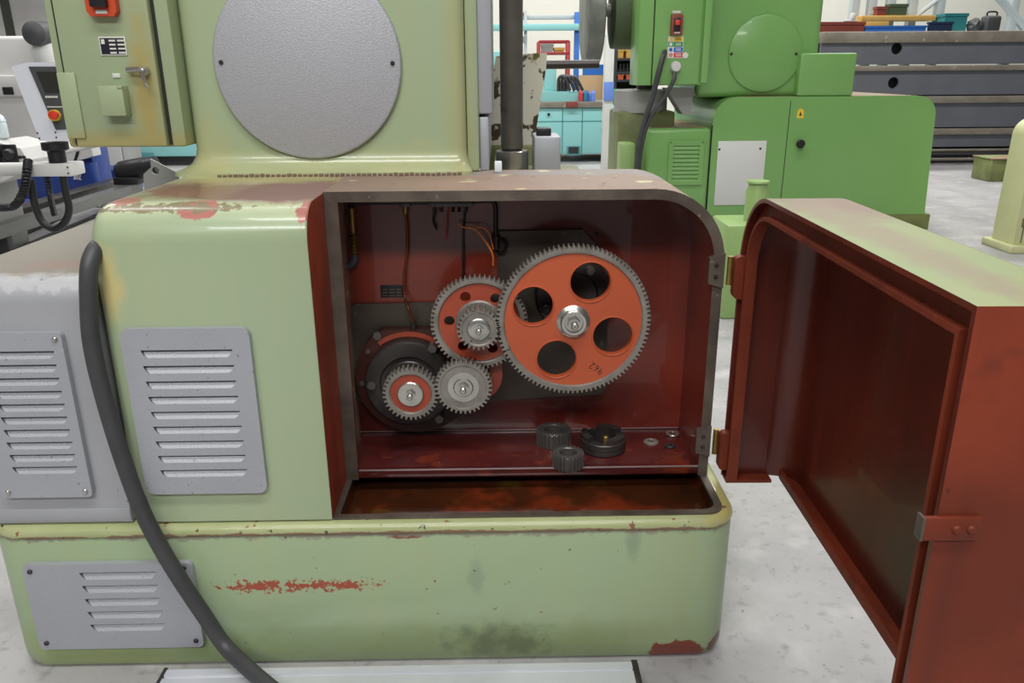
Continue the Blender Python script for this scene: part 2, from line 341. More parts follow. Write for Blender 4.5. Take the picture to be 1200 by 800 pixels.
# rear bed behind the compartment and the column
bx('rear_bed', 'olive_green', M0, .27, .47, .41, .76, ZB+.004, .775, .01)
bm = nb()
def cring(o_, z): return [V((x, y, z)) for x, y in rrect(-.293-o_, .222+o_*.3, .37-o_, 1.1, (.02, .02, .02, .045), 6)]
loft(bm, [cring(.034, ZT), cring(.033, ZT+.006), cring(.018, ZT+.012), cring(.008, ZT+.02), cring(.002, ZT+.032), cring(0, ZT+.045), cring(0, 1.62)])
obj('column', bm, 'green_column', M0, smooth=50)
bm = nb()
for i in range(46):
    x = -.235+i*.0098; box(bm, x, x+.0075, .334+random.uniform(-.002, .001), .345, ZT, ZT+.004+random.uniform(0, .002))
obj('sealant_bead', bm, 'weld', M0, bev=.001, seg=1)
bx('column_edge', 'green_column', M0, .222, .246, .388, 1.05, ZT, 1.62, .006)
bx('slide_strip', 'silver_paint', M0, .246, .264, .40, 1.0, ZT, .905, .003)
bx('slide_strip', 'silver_paint', M0, .244, .272, .395, 1.0, .91, 1.62, .005)
# round cover on the column
dc = at_y(361, 74, .366); dr = .168
bm = nb(); lathe(bm, [(dr, .005), (dr, -.003), (dr-.002, -.006), (dr-.006, -.0075), (.0, -.0078)], (dc.x, .366, dc.z), 'y', 96, True, False)
pc = obj('column_cover', bm, 'silver_disc', M0)
def screw(parent, p, r=.004, m='dark_steel', h=.003):
    bm = nb(); lathe(bm, [(r, .002), (r, -h*.5), (r*.7, -h), (0.0003, -h)], p, 'y', 12); obj('screw', bm, m, parent)
for q in ((259, 73), (460, 74)): screw(pc, at_y(*q, .358))
# vent plates
def vent(x0, x1, z0, z1, lx0, lx1, lz0, lz1, n, y, screws, parent=M0, m='silver_paint', d=.011, lh=.0125, rr=.014, sm='dark_steel'):
    bm = nb(); holes = []; zs = [lz1-(lz1-lz0-lh)*i/(n-1) for i in range(n)]
    def hole(zt, k=0): 
        r = .009; z0_, w0, w1 = zt-lh, lx0, lx1
        return [(w0, zt), (w0+.001, zt-.004), (w0+.004, zt-.009), (w0+.009, zt-lh), (w1-.009, zt-lh), (w1-.004, zt-.009), (w1-.001, zt-.004), (w1, zt)]
    prism(bm, rrect(x0, x1, z0, z1, rr, 5), y-d, y-.0005, 'y', [hole(z) for z in zs])
    vp = obj('vent_plate', bm, m, parent, bev=0)
    for z in zs:
        h = hole(z); bm = nb(); A = [bm.verts.new((a, y-d+.0002+.0085*((b-(z-lh))/lh)**.8, b)) for a, b in h]; B = [bm.verts.new((a, y-d+.0002, b)) for a, b in h]
        bm.faces.new(A)
        for i in range(len(h)):
            j = (i+1) % len(h)
            try: bm.faces.new((A[i], A[j], B[j], B[i]))
            except ValueError: pass
        obj('louver', bm, m, vp)
    for s in screws: screw(vp, V((s[0], y-d-.0005, s[1])), .0042, sm)
    return vp
vent(-.291, -.097, .344, .624, -.263, -.125, .375, .59, 9, 0, [])
vent(-.524, -.379, .340, .619, -.497, -.394, .383, .590, 10, .002, [(-.389, .609), (-.389, .351), (-.512, .351)], d=.011, rr=.008, sm='bright_steel')
vent(-.513, -.234, .052, .221, -.420, -.294, .088, .205, 5, BY0, [(-.5, .209), (-.247, .211), (-.5, .066), (-.246, .066)], lh=.014, rr=.010)
# grey left bed and its rails
bm = nb(); R = .04
prof = [(.002, ZB+.004)]+[(R-R*math.sin(a)+.002, .70-R+R*math.cos(a)) for a in [PI/2*(10-i)/10 for i in range(11)]]+[(1.0, .70), (1.0, ZB+.004)]
loft(bm, [[V((x, y, z)) for y, z in prof] for x in (-.556, -.329)])
obj('left_bed', bm, 'grey_bed', M0)
bx('bed_seam', 'grey_bed', M0, -.556, -.3295, .0005, .01, ZB+.006, ZB+.030, .002)
# electrical cabinet at the side of the column
CY = .345
def cz(x, y): return at_y(x, y, CY)
cx0, cx1, cz0 = at_y(67, 90, CY).x-.006, at_y(186, 90, CY).x, at_y(130, 173, CY).z
bx('electrical_cabinet', 'green_cabinet', M0, cx0, cx1+.03, CY+.008, CY+.24, cz0, 1.6, .006)
ed = bx('cabinet_door', 'green_cabinet', M0, cx0+.022, cx1, CY-.006, CY+.004, cz0+.002, 1.6, .004)
bx('cabinet_seam', 'seam_dark', M0, cx0+.0165, cx0+.0225, CY+.003, CY+.0095, cz0+.004, 1.6, 0)
bx('cabinet_seam', 'seam_dark', M0, cx1, cx1+.006, CY+.0065, CY+.0095, cz0+.004, 1.6, 0)
z_a, z_b = at_y(70, 85, CY).z, at_y(70, 162, CY).z
bx('hinge', 'green_cabinet', ed, cx0+.010, cx0+.042, CY-.010, CY-.002, z_b, z_a, .002)
sx0, sx1, sz0, sz1 = px_rect(106, -20, 141, 20, CY)
sw = obj('isolator_switch', prism(nb(), [(sx0+.006, sz0), (sx1-.006, sz0), (sx1, sz0+.008), (sx1, sz1), (sx0, sz1), (sx0, sz0+.008)], CY-.022, CY-.005), 'switch_red', ed, bev=.002)
bx('switch_body', 'black_plastic', sw, sx0+.012, sx1-.012, CY-.034, CY-.02, sz0+.014, sz1, .002)
bx('switch_label', 'white_label', sw, sx0+.016, sx1-.016, CY-.0225, CY-.0215, sz0+.004, sz0+.010, 0)
a, b, c, d = px_rect(117, 43, 148, 65, CY-.007)
npl = bx('name_plate', 'white_label', ed, a, b, CY-.008, CY-.0055, c, d, .0005)
bx('plate_field', 'plate_black', npl, a+.002, b-.002, CY-.0086, CY-.0078, c+.002, d-.002, .0003)
for i in range(4):
    zz = d-.005-i*.0066
    for (u0, u1) in ((.38, .62), (.70, .96)):
        bx('plate_line', 'white_label', npl, a+(b-a)*u0, a+(b-a)*u1, CY-.0089, CY-.0084, zz-.0028, zz, 0)
bx('plate_line', 'white_label', npl, a+.004, a+.010, CY-.0089, CY-.0084, d-.012, d-.004, 0)
hp = at_y(162, 82, CY-.008)
hb = obj('door_handle', lathe(nb(), [(.0085, .004), (.0085, -.01), (.006, -.014), (.0005, -.0145)], (hp.x+.012, CY-.006, hp.z-.002), 'y', 16), 'bright_steel', ed)
obj('lever', tube(nb(), [(hp.x-.016, CY-.014, hp.z), (hp.x, CY-.018, hp.z+.001), (hp.x+.012, CY-.02, hp.z-.001), (hp.x+.013, CY-.022, hp.z-.018), (hp.x+.02, CY-.024, hp.z-.032)], lambda t: .0055-.0035*t, 10), 'bright_steel', hb)
a, b, c, d = px_rect(126, 100, 158, 135, CY)
jb = bx('junction_box', 'green_cabinet', ed, a, b-.006, CY-.03, CY-.005, c, d, .002)
bx('box_cap', 'green_cabinet', jb, b-.015, b-.006, CY-.0315, CY-.028, d-.005, d, .001)
a, b, c, d = px_rect(134, 86, 143, 91, CY); bx('small_tag', 'white_label', ed, a, b, CY-.008, CY-.0055, c, d, .0005)

# ---- inside of the compartment
IY = YBK
def ip(x, y, Y=YBK): v = at_y(x, y, Y); return (v.x, v.z)
pl = [ip(*q) for q in ((406, 372), (409, 361), (417, 355), (560, 352), (583, 340), (583, 270), (682, 268), (697, 284), (711, 300), (711, 452), (703, 460), (600, 466), (420, 469))]
gp = obj('gearbox_plate', prism(nb(), pl, YBK-.008, YBK-.0005), 'plate_grey', M0, bev=.002)
fc = at_y(487, 441, .27); fr = .113
fl = [(fc.x+fr*math.cos(a), fc.z+fr*math.sin(a)) for a in [2*PI*i/64 for i in range(64)]]
ztop = at_y(487, 386, .265).z; zbt = ZS+.0005
fl = [(x, max(min(z, ztop), zbt)) for x, z in fl]
fo = []
for q in fl:
    if not fo or (abs(q[0]-fo[-1][0])+abs(q[1]-fo[-1][1])) > 1e-4: fo.append(q)
hf = obj('bearing_flange', prism(nb(), fo, .262, YBK-.007), ['flange_red'], M0, bev=.0015)
c2 = at_y(480, 449, .25)
lathe_b = nb(); lathe(lathe_b, [(.084, .03), (.084, -.002), (.081, -.006), (.056, -.007), (.053, -.002), (.046, -.001), (.043, -.004), (.0005, -.004)], (c2.x, .25, c2.z), 'y', 64)
hd = obj('housing_cover', lathe_b, 'housing_dark', M0)
bm = nb(); a_ = [PI*.28+PI*.42*i/14 for i in range(15)]
prism(bm, [(c2.x+.099*math.cos(a), c2.z+.099*math.sin(a)) for a in a_]+[(c2.x+.090*math.cos(a), c2.z+.090*math.sin(a)) for a in a_[::-1]], .2605, .263)
obj('red_band', bm, 'gear_red', hf)
for q in ((507, 407), (436, 450), (441, 396), (515, 489), (430, 414), (423, 452)):
    v = at_y(*q, .246); bm = nb(); prism(bm, hexo(v.x, v.z, .0085 if q[0] not in (430, 423) else .005, .2), .236 if q[0] > 432 and q[1] > 400 else .256, .264); obj('bolt', bm, 'bolt_steel', hd if q[0] > 432 and q[1] > 400 else hf, bev=.001)
# bearing housing behind the big gear
b3 = at_y(672, 345, .27); bm = nb(); lathe(bm, [(.072, .02), (.072, -.012), (.068, -.016), (.045, -.018), (.042, -.012), (.0005, -.012)], (b3.x, .275, b3.z), 'y', 48)
bh = obj('shaft_bearing', bm, 'housing_dark', M0)
for k in range(5):
    a = 1.05+k*2*PI/5; bm = nb(); lathe(bm, [(.009, .01), (.009, -.006), (.006, -.009), (.0005, -.009)], (b3.x+.056*math.cos(a), .258, b3.z+.056*math.sin(a)), 'y', 14); obj('bolt', bm, 'gear_steel' if k == 0 else 'dark_steel', bh)
# swing arm
GP1, GP2 = .158, .190
def gc(x, y, Y): return at_y(x, y, Y)
cB, cM, cP, cI, cL = gc(672, 377, GP1), gc(560, 378, GP2), gc(561, 386, GP1), gc(543, 454, GP1+.006), gc(481, 462, GP1+.01)
cM = V((cP.x, GP2, cP.z+.001))
def hull_arm(bm, c0, r0, c1, r1, y0, y1):
    d = (c1-c0); L_ = math.hypot(d.x, d.z); a = math.atan2(d.z, d.x); b = math.acos((r0-r1)/L_)
    p = [(c0.x+r0*math.cos(t), c0.z+r0*math.sin(t)) for t in [a+b+(2*PI-2*b)*i/16 for i in range(17)]]
    p += [(c1.x+r1*math.cos(t), c1.z+r1*math.sin(t)) for t in [a-b+2*b*i/16 for i in range(17)]]
    prism(bm, p, y0, y1)
bm = nb(); hull_arm(bm, V((cI.x+.02, 0, cI.z)), .05, V((cM.x, 0, cM.z)), .035, .222, .236); obj('swing_arm', bm, 'gear_red', M0, bev=.002)
# gears
def gear(c, r, n, t, rim, web, holes, hub, label, a0=0, webdepth=.004, shaft=.0, nut=.012, mrim='gear_steel', ring=None):
    """c: centre of the front face; t: width; rim: inner radius of the toothed rim"""
    dep = 2.1*2*r/(n+2); ol = gear_outline(r, n, dep, a0); k = len(ol)
    bm = nb(); inner = circ(0, 0, rim, k)
    f = lambda p, y: V((c.x+p[0], y, c.z+p[1]))
    inner2 = [(x*(1-.002/rim), y*(1-.002/rim)) for x, y in inner]
    loft(bm, [[f(p, c.y+webdepth) for p in inner2], [f(p, c.y+.0005) for p in inner], [f(p, c.y) for p in [(x*1.012, y*1.012) for x, y in inner]], [f((p[0]*.995, p[1]*.995), c.y) for p in ol],
              [f(p, c.y+.001) for p in ol], [f(p, c.y+t-.001) for p in ol], [f(p, c.y+t) for p in ol], [f(p, c.y+t) for p in inner], [f(p, c.y+t-webdepth) for p in inner2]], False, False)
    g = obj('change_gear', bm, mrim, M0, smooth=25, label=label)
    bm = nb(); prism(bm, [(c.x+x, c.z+y) for x, y in circ(0, 0, rim-.0015, 64)], c.y+webdepth, c.y+t-webdepth, 'y', [[(c.x+x, c.z+y) for x, y in h] for h in holes])
    obj('web', bm, web, g)
    if holes and r > .1:
        for h in holes:
            pass
    if hub:
        bm = nb(); lathe(bm, hub, (c.x, c.y, c.z), 'y', 40); obj('hub', bm, 'bright_steel', g)
    if nut:
        y0 = c.y+min(q[1] for q in hub) if hub else c.y
        bm = nb(); prism(bm, hexo(c.x, c.z, nut, .3), y0-nut*.7, y0+.001); obj('nut', bm, 'bright_steel', g, bev=.0012)
        bm = nb(); lathe(bm, [(nut*.55, .001), (nut*.55, -nut*.7), (nut*.4, -nut*.85), (nut*.2, -nut*.85), (nut*.18, -nut*.6), (.0003, -nut*.6)], (c.x, y0-nut*.7, c.z), 'y', 20); obj('shaft_end', bm, 'bright_steel', g)
    if shaft:
        bm = nb(); lathe(bm, [(shaft, 0), (shaft, YBK-.02-c.y-t)], (c.x, c.y+t, c.z), 'y', 24); obj('shaft', bm, 'dark_steel', g)
    return g
hr, hpitch = .0345, .075
holes = [circ(hpitch*math.cos(a), hpitch*math.sin(a), hr, 40) for a in [math.radians(68+90*i) for i in range(4)]]
rB = .1345
gB = gear(cB, rB, 100, .02, .121, 'gear_orange', holes, [(.029, .006), (.029, .002), (.023, -.001), (.023, -.010), (.021, -.012), (.016, -.012), (.015, -.009), (.0005, -.009)],
          'large orange gear wheel with four round holes', .01, .0035, .016, .0115)
for h, a in zip(holes, [math.radians(68+90*i) for i in range(4)]):      # raised rims round the holes
    hx, hz = cB.x+hpitch*math.cos(a), cB.z+hpitch*math.sin(a)
    bm = nb(); prof = [(hr+.0028, .0037), (hr+.0022, .0022), (hr+.0006, .0018), (hr-.0004, .003), (hr-.0004, .0168)]
    lathe(bm, prof, (hx, cB.y, hz), 'y', 48, False, False); obj('hole_rim', bm, 'gear_orange', gB)
# handwritten 962 on the web
STROKES = {'9': [[(.75, .75), (.55, .95), (.25, .9), (.15, .65), (.35, .48), (.65, .55), (.78, .78)], [(.78, .8), (.72, .4), (.55, .0)]],
           '6': [[(.65, .95), (.35, .7), (.18, .3), (.3, .05), (.6, .05), (.72, .3), (.5, .48), (.22, .35)]],
           '2': [[(.15, .75), (.35, .95), (.65, .85), (.62, .55), (.3, .2), (.1, .03), (.45, .06), (.85, .02)]]}
def handwriting(text, org, ang, h, y, parent, r=.0006, name='painted_number', m='ink_black'):
    bm = nb(); ca, sa = math.cos(ang), math.sin(ang)
    for i, ch in enumerate(text):
        for st in STROKES[ch]:
            pts = []
            for a, b in st:
                lx, lz = (i*.78+a*.75)*h, b*h; pts.append(V((org[0]+ca*lx-sa*lz, y, org[1]+sa*lx+ca*lz)))
            tube(bm, pts, r, 6, 4)
    return obj(name, bm, m, parent)
q = at_y(706, 434, cB.y+.003); handwriting('962', (q.x+.004, q.z+.001), math.radians(146), .0125, cB.y+.0034, gB)
holes = [circ(.053*math.cos(a), .053*math.sin(a), .0095, 20) for a in [math.radians(-4+60*i) for i in range(6)]]
gM = gear(cM, .0865, 62, .018, .073, 'gear_red', holes, None, 'medium red gear wheel with six small holes', .02, .004, .012, 0)
bm = nb(); lathe(bm, [(.042, .0045), (.042, .001), (.039, -.002), (.036, -.002)], (cM.x, cM.y, cM.z), 'y', 40, True, True); obj('collar', bm, 'gear_steel', gM)
gP = gear(cP, .0385, 26, .03, .030, 'gear_steel', [], [(.021, .004), (.020, -.001), (.018, -.0025), (.010, -.003), (.0005, -.003)], 'small steel pinion in front of the medium red gear', .1, .0015, .012, .009)
gI = gear(cI, .0515, 36, .018, .041, 'gear_steel', [], [(.028, .003), (.028, .0005), (.018, 0), (.016, -.003), (.0005, -.003)], 'steel idler gear under the medium red gear', .05, .0012, .013, .0105)
bm = nb(); dkI = V((cI.x, GP2+.002, cI.z)); gear(dkI, .050, 34, .016, .03, 'dark_steel', [], None, 'dark gear behind the steel idler gear', 0, .002, .012, 0, 'dark_steel')
gL = gear(cL, .0505, 35, .02, .038, 'gear_red', [], [(.0235, .006), (.0235, -.0005), (.022, -.002), (.0005, -.002)], 'steel gear with red web beside the idler gear', .02, .003, .014, .0095)
# pipes and wires on the rear wall
PY = YBK-.014
ptube('oil_pipe', 'pipe_dark', M0, [(412, 262, PY), (412, 245, PY), (417, 238, PY), (480, 237, PY), (530, 237, PY), (572, 235, PY), (580, 240, PY), (581, 260, PY), (581, 290, PY)], .0042, 10, 8)
ptube('pipe_nut', 'dark_steel', M0, [(581, 276, PY), (581, 292, PY)], .008, 6, 1)
v = at_y(586, 288, PY); obj('pipe_port', lathe(nb(), [(.014, .014), (.014, -.004), (.010, -.006), (.009, -.001), (.0005, -.001)], (v.x, PY, v.z), 'y', 20), 'pipe_dark', M0)
ptube('brass_fitting', 'brass', M0, [(412, 244, PY), (413, 262, PY), (414, 272, PY)], .0055, 8, 1)
bm = nb(); a, b = at_y(414, 272, PY), at_y(416, 299, PY)
tube(bm, [a.lerp(b, i/24) for i in range(25)], lambda t: .0055+.0016*math.sin(t*24*PI/2), 10, 0); obj('brass_fitting', bm, 'brass', M0)
ptube('oil_hose', 'black_rubber', M0, [(416, 299, PY), (414, 307, PY), (407, 312, PY), (398, 313, PY-.004)], .0075, 10, 6)
tj = at_y(475, 240, PY); t_ = obj('tee_fitting', box(nb(), tj.x-.010, tj.x+.010, PY-.008, PY+.008, tj.z-.003, tj.z+.007), 'housing_dark', M0, bev=.002)
ptube('tee_stem', 'brass', t_, [(475, 240, PY), (475, 250, PY)], .005, 8, 1)
ptube('copper_pipe', 'copper_pipe', M0, [(475, 248, PY), (477, 270, PY), (477, 295, PY), (474, 320, PY), (474, 345, PY-.005), (479, 362, PY-.02), (484, 378, .262)], .0024, 8, 8)
v = at_y(484, 380, .262); obj('pipe_union', lathe(nb(), [(.0055, -.010), (.0055, 0), (.004, .002), (.004, .008)], (v.x, .266, v.z), 'z', 8), 'dark_steel', M0)
a, b, c, d = px_rect(501, 235, 555, 242, PY-.004); mf = bx('manifold', 'housing_dark', M0, a, b, PY-.01, PY+.012, c, d, .0015)
for x in (509, 517, 531, 538, 546): ptube('outlet', 'pipe_dark', mf, [(x, 240, PY-.004), (x, 248 if x > 510 else 252, PY-.004)], .0032, 6, 1)
ptube('black_wire', 'black_plastic', M0, [(509, 250, PY), (508, 260, PY), (512, 269, PY+.004)], .0022, 6)
ptube('black_pipe', 'black_plastic', M0, [(545, 246, PY+.004), (543, 270, PY+.006), (543, 300, PY+.006), (543, 328, PY+.006)], .0024, 6)
ptube('red_wire', 'wire_red', M0, [(525, 243, PY-.004), (524, 262, PY-.006), (523, 282, PY-.008)], .0014, 6)
ptube('orange_wire', 'wire_orange', M0, [(537, 262, PY-.004), (543, 266, PY-.008), (556, 268, PY-.012), (567, 280, PY-.014), (577, 297, PY-.014), (578, 311, PY-.012)], .0019, 6)
ptube('orange_wire', 'wire_orange', M0, [(554, 266, PY-.006), (566, 267, PY-.012), (574, 275, PY-.014), (578, 292, PY-.014)], .0012, 6)
a, b, c, d = px_rect(446, 334, 474, 348, YBK-.001); lp = bx('data_plate', 'plate_black', M0, a, b, YBK-.0025, YBK, c, d, .0005)
for i in range(3):
    for s in range(3): bx('plate_line', 'brass', lp, a+.004+s*.013, a+.013+s*.013, YBK-.0029, YBK-.0024, c+.003+i*.006, c+.0038+i*.006, 0)
v = at_y(699, 275, YBK); bx('threaded_hole', 'black_plastic', M0, v.x-.004, v.x+.004, YBK-.001, YBK, v.z-.004, v.z+.004, .001)
# ---- hinge plates on the compartment rim
for (x, y) in ((836, 317), (825, 517)):
    v = at_y(x, y, D-.004); hx = XW-.012
    hg = obj('hinge_plate', prism(nb(), [(hx-.014, v.z-.022), (hx+.012, v.z-.030), (hx+.012, v.z+.030), (hx-.014, v.z+.022)], D-.006, D+.004), 'rim_steel', M0, bev=.002)
    for dz in (-.010, .010): screw(hg, V((hx-.002, D-.006, v.z+dz)), .0035)
    bm = nb(); lathe(bm, [(.005, -.024), (.005, .024)], (XW+.009, D-.004, v.z), 'z', 12); obj('hinge_pin', bm, 'brass', hg)
# ---- door, modelled shut and swung about the hinge
DM = Matrix.Translation((XR, D, 0)) @ Matrix.Rotation(TH, 4, 'Z') @ Matrix.Translation((-XR, -D, 0))
t = .006
def dout(off, y, Rr=.12, inL=None):
    inL = min(off, t) if inL is None else inL
    r = Rr-off; c = (XR-Rr, ZT-Rr); zb = ZD
    p = [(inL, zb), (inL, ZT-off)]+[(c[0]+r*math.sin(a), c[1]+r*math.cos(a)) for a in [PI/2*i/12 for i in range(13)]]+[(XR-off, zb)]
    return [V((x, y, z)) for x, z in p]
bm = nb(); fil = [PI/2*i/6 for i in range(7)]; FR, FI = .022, .045
outer = [dout(0, D, inL=0)]+[dout(FR*(1-math.cos(a)), FR*(1-math.sin(a)), inL=0) for a in fil]
inner = [dout(t, D, inL=t)]+[dout(t+FI*(1-math.cos(a)), t+FI*(1-math.sin(a)), inL=t) for a in fil]
seqR = [[bm.verts.new(p) for p in r] for r in inner[::-1]+outer]
nI = len(inner)
for k, (a, b) in enumerate(zip(seqR, seqR[1:])):
    for i in range(len(a)-1):
        f = bm.faces.new((a[i], a[i+1], b[i+1], b[i])); f.material_index = 0 if k <= nI-1 else (2 if i == 0 else 1)
bm.faces.new(seqR[0]).material_index = 0; bm.faces.new(seqR[-1]).material_index = 1
L_ = len(seqR)
for k in range(nI-1):
    for e in (0, -1): bm.faces.new((seqR[k][e], seqR[k+1][e], seqR[L_-2-k][e], seqR[L_-1-k][e])).material_index = 0
bm.faces.new((seqR[0][0], seqR[0][-1], seqR[-1][-1], seqR[-1][0])).material_index = 0
door = obj('compartment_door', bm, ['door_red', 'door_green', 'door_end'], M0, smooth=40, xf=DM, label='swung-open box-shaped door, dark red inside and pale green outside')
bm = nb()
rr_ = [dout(.004, D-.014, inL=.004), dout(.027, D-.014, inL=.022), dout(.027, D-.002, inL=.022), dout(.033, D-.002, inL=.028), dout(.034, D-.02, inL=.029), dout(.004, D-.02, inL=.004)]
loft(bm, rr_, False, False, False); obj('sealing_lip', bm, 'door_end', door, xf=DM)
bm = nb(); box(bm, .004, XR-.004, .004, .03, ZD-.003, ZD+.003); box(bm, .004, XR-.012, .026, .032, ZD-.003, ZD+.014)
obj('bottom_flange', bm, 'door_end', door, bev=.001, xf=DM)
bm = nb(); box(bm, XR-.03, XR-.004, .05, D-.002, ZD-.003, ZD+.003); obj('bottom_flange', bm, 'door_end', door, bev=.001, xf=DM)
bx_ = nb(); box(bx_, XR-.0085, XR-.005, .052, .055, ZD+.01, ZT-.13); obj('weld_seam', bx_, 'door_red', door, xf=DM)
for (x, y) in ((852, 324), (842, 526)):
    zc = at_y(x, y, D-.01).z; bm = nb()
    prism(bm, rrect(D-.017, D+.012, zc-.036, zc+.036, .009, 4), XR-.022, XR-.004, 'x'); obj('door_hinge', bm, 'door_end', door, bev=.003, xf=DM)
DI = DM.inverted()
la, lb = DI @ at_y(1081, 606, -.546), DI @ at_y(1140, 627, -.546)
zm, zh = (la.z+lb.z)/2, .0115
bm = nb(); box(bm, -.005, .0005, D-.037, D+.013, zm-zh, zm+zh); lt = obj('latch', bm, 'door_end', door, bev=.001, xf=DM)
bm = nb(); box(bm, -.0053, .006, D+.0125, D+.015, zm-zh, zm+zh); obj('latch_edge', bm, 'rim_steel', lt, xf=DM)
for dy in (-.016, -.029):
    bm = nb(); lathe(bm, [(.0045, .002), (.0045, -.001), (.003, -.003), (.0003, -.003)], (-.0045, D+dy, zm), 'x', 12); obj('screw', bm, 'door_end', lt, xf=DM)
# ---- arbor behind the compartment
RY = .62
v = at_y(600, 190, RY); u = at_y(598, 0, RY)
bm = nb(); lathe(bm, [(.024, 0), (.026, 1.0)], (v.x, RY, v.z+.03), 'z', 28); obj('arbor', bm, 'arbor_steel', M0)
zt_ = at_y(600, 153, RY).z
bm = nb(); lathe(bm, [(.018, 0), (.022, .004), (.022, zt_-v.z-.014), (.023, zt_-v.z-.013), (.023, zt_-v.z), (.021, zt_-v.z+.002)], (v.x, RY, v.z+.008), 'z', 28)
obj('arbor_chuck', bm, 'dark_steel', M0)
z1_, z0_ = at_y(600, 176, RY).z, .775
bm = nb(); lathe(bm, [(.036, 0), (.036, z1_-z0_-.002), (.034, z1_-z0_)], (v.x, RY, z0_), 'z', 32); obj('arbor_seat', bm, 'bright_steel', M0)
a, b, c, d = px_rect(626, 160, 657, 200, .58)
mb_ = bx('motor_box', 'silver_paint', M0, a, b, .58, .70, .775, d, .004)
a2, b2, c2_, d2 = px_rect(629, 150, 646, 160, .60); bx('box_knob', 'black_plastic', mb_, a2, b2, .60, .64, d-.002, d2, .003)
bx('box_flange', 'gear_steel', mb_, a-.02, b, .57, .585, .775, .785, .002)
# ---- worn support bracket behind the arbor
SY = .95
pp = [ip(x, y, SY) for x, y in ((581, 66), (632, 62), (641, 62), (640, 80), (625, 172), (572, 176), (574, 110))]
sb = obj('support_bracket', prism(nb(), pp, SY, SY+.16), 'beige_worn', M0, bev=.006)
bx('bracket_foot', 'olive_green', M0, pp[5][0]-.02, pp[4][0]+.03, SY-.02, SY+.2, ZB+.004, pp[4][1]+.005, .006)

# ------------------------------------------------------------------ loose parts on the shelf
def loose_gear(name, q, r, h, n, bore, label):
    c = at_z(q[0], q[1], ZS+h); ol = gear_outline(r, n, .0055, .1); k = len(ol)
    bi = circ(0, 0, bore, k); bc = circ(0, 0, bore+.0015, k); sh = [(x*.97, y*.97) for x, y in ol]
    f = lambda p, z: V((p[0], p[1], z)); bm = nb()
    R = loft(bm, [[f(p, .001) for p in bi], [f(p, 0) for p in bc], [f(p, 0) for p in sh], [f(p, .0015) for p in ol], [f(p, h-.0015) for p in ol], [f(p, h) for p in sh], [f(p, h) for p in bc], [f(p, h-.0015) for p in bi], [f(p, .001) for p in bi]], False, False)
    o = obj(name, bm, 'bolt_steel', smooth=25); o.location = (c.x, c.y, ZS); o['label'] = label; o['category'] = 'gear'; return o
loose_gear('spur_gear', (649, 502), .0335, .031, 24, .018, 'dark steel spur gear lying on the red shelf beside the black slotted clutch ring')
loose_gear('spur_gear', (666, 529), .0285, .029, 21, .0155, 'smallest dark spur gear at the front edge of the red shelf')
c = at_z(707, 507, ZS+.032)
cr = thing('clutch_ring', 'black slotted clutch ring with a brass pin on the red shelf', 'clutch ring', (c.x, c.y, ZS))
bm = nb(); lathe(bm, [(.026, .001), (.030, 0), (.0405, 0), (.043, .003), (.043, .009), (.041, .010), (.041, .011), (.043, .012), (.043, .023), (.0415, .0245), (.026, .0245), (.026, .001)], (c.x, c.y, ZS), 'z', 48, False, False); obj('ring_body', bm, 'housing_dark', cr)
for k in range(3):
    a0 = .5+k*2*PI/3; aa = [a0+1.25*i/10 for i in range(11)]; bm = nb()
    prism(bm, [(c.x+.0415*math.cos(a), c.y+.0415*math.sin(a)) for a in aa]+[(c.x+.027*math.cos(a), c.y+.027*math.sin(a)) for a in aa[::-1]], ZS+.0243, ZS+.033, 'z'); obj('claw', bm, 'housing_dark', cr, bev=.001)
v = at_z(707, 515, ZS+.03); bm = nb(); lathe(bm, [(.004, 0), (.004, .008), (.005, .009), (.005, .016), (.004, .017)], (c.x, c.y-.034, ZS+.0245), 'z', 12); obj('pin', bm, 'brass', cr)
for q, ro_, ri, h, m, lab in (((763, 516), .0145, .006, .004, 'gear_steel', 'flanged steel washer lying nearest the black clutch ring'), ((788, 507), .0135, .0065, .003, 'bright_steel', 'flat bright steel washer by the rear wall of the shelf'), ((785, 521), .0105, .004, .004, 'dark_steel', 'small dark washer in front of the bright washer')):
    v = at_z(*q, ZS+h); bm = nb()
    prof = [(ri, 0), (ro_, 0), (ro_, h*.5), (ro_*.85, h*.6), (ro_*.72, h), (ri+.001, h), (ri, h-.0008), (ri, 0)] if ro_ > .014 else [(ri, 0), (ro_-.0006, 0), (ro_, .0006), (ro_, h-.0006), (ro_-.0006, h), (ri, h), (ri, 0)]
    lathe(bm, prof, (v.x, v.y, ZS+.0002), 'z', 28, False, False); o = obj('washer', bm, m); tag(o, lab, 'washer', 'washers on the red shelf')
v = at_z(584, 205, ZT); o = obj('white_block', box(nb(), v.x-.007, v.x+.007, .366, .386, ZT+.0005, ZT+.02), 'pale_film', bev=.002)
tag(o, 'small white plastic block on top of the machine beside the arbor', 'block')
# ------------------------------------------------------------------ cable and aluminium bar in front
pts = [(116, 288, .022), (107, 303, -.006), (104, 322, -.016), (104, 350, -.018), (106, 390, -.019), (113, 430, -.02), (126, 480, -.022), (143, 535, -.025), (163, 590, -.030), (185, 635, -.04), (212, 680, -.045), (240, 722, -.045), (264, 757, -.052)]
P3 = [V((-.343, .26, .714)), V((-.343, .15, .716)), V((-.343, .09, .722))]+[at_y(*q) for q in pts]+[at_z(292, 784, .066), at_z(325, 812, .060), at_z(372, 850, .035), at_z(430, 900, .0135), at_z(500, 950, .0135), V((.42, -.75, .0135)), V((.9, -1.3, .0135)), V((1.2, -2.2, .0135))]
o = obj('power_cable', tube(nb(), P3, .0128, 14, 8), 'black_rubber', smooth=60); tag(o, 'thick black rubber cable hanging down over the green machine front', 'cable')
al = thing('aluminium_bar', 'bright aluminium profile bar lying on the floor before the green base', 'metal bar', (.1, -.11, 0))
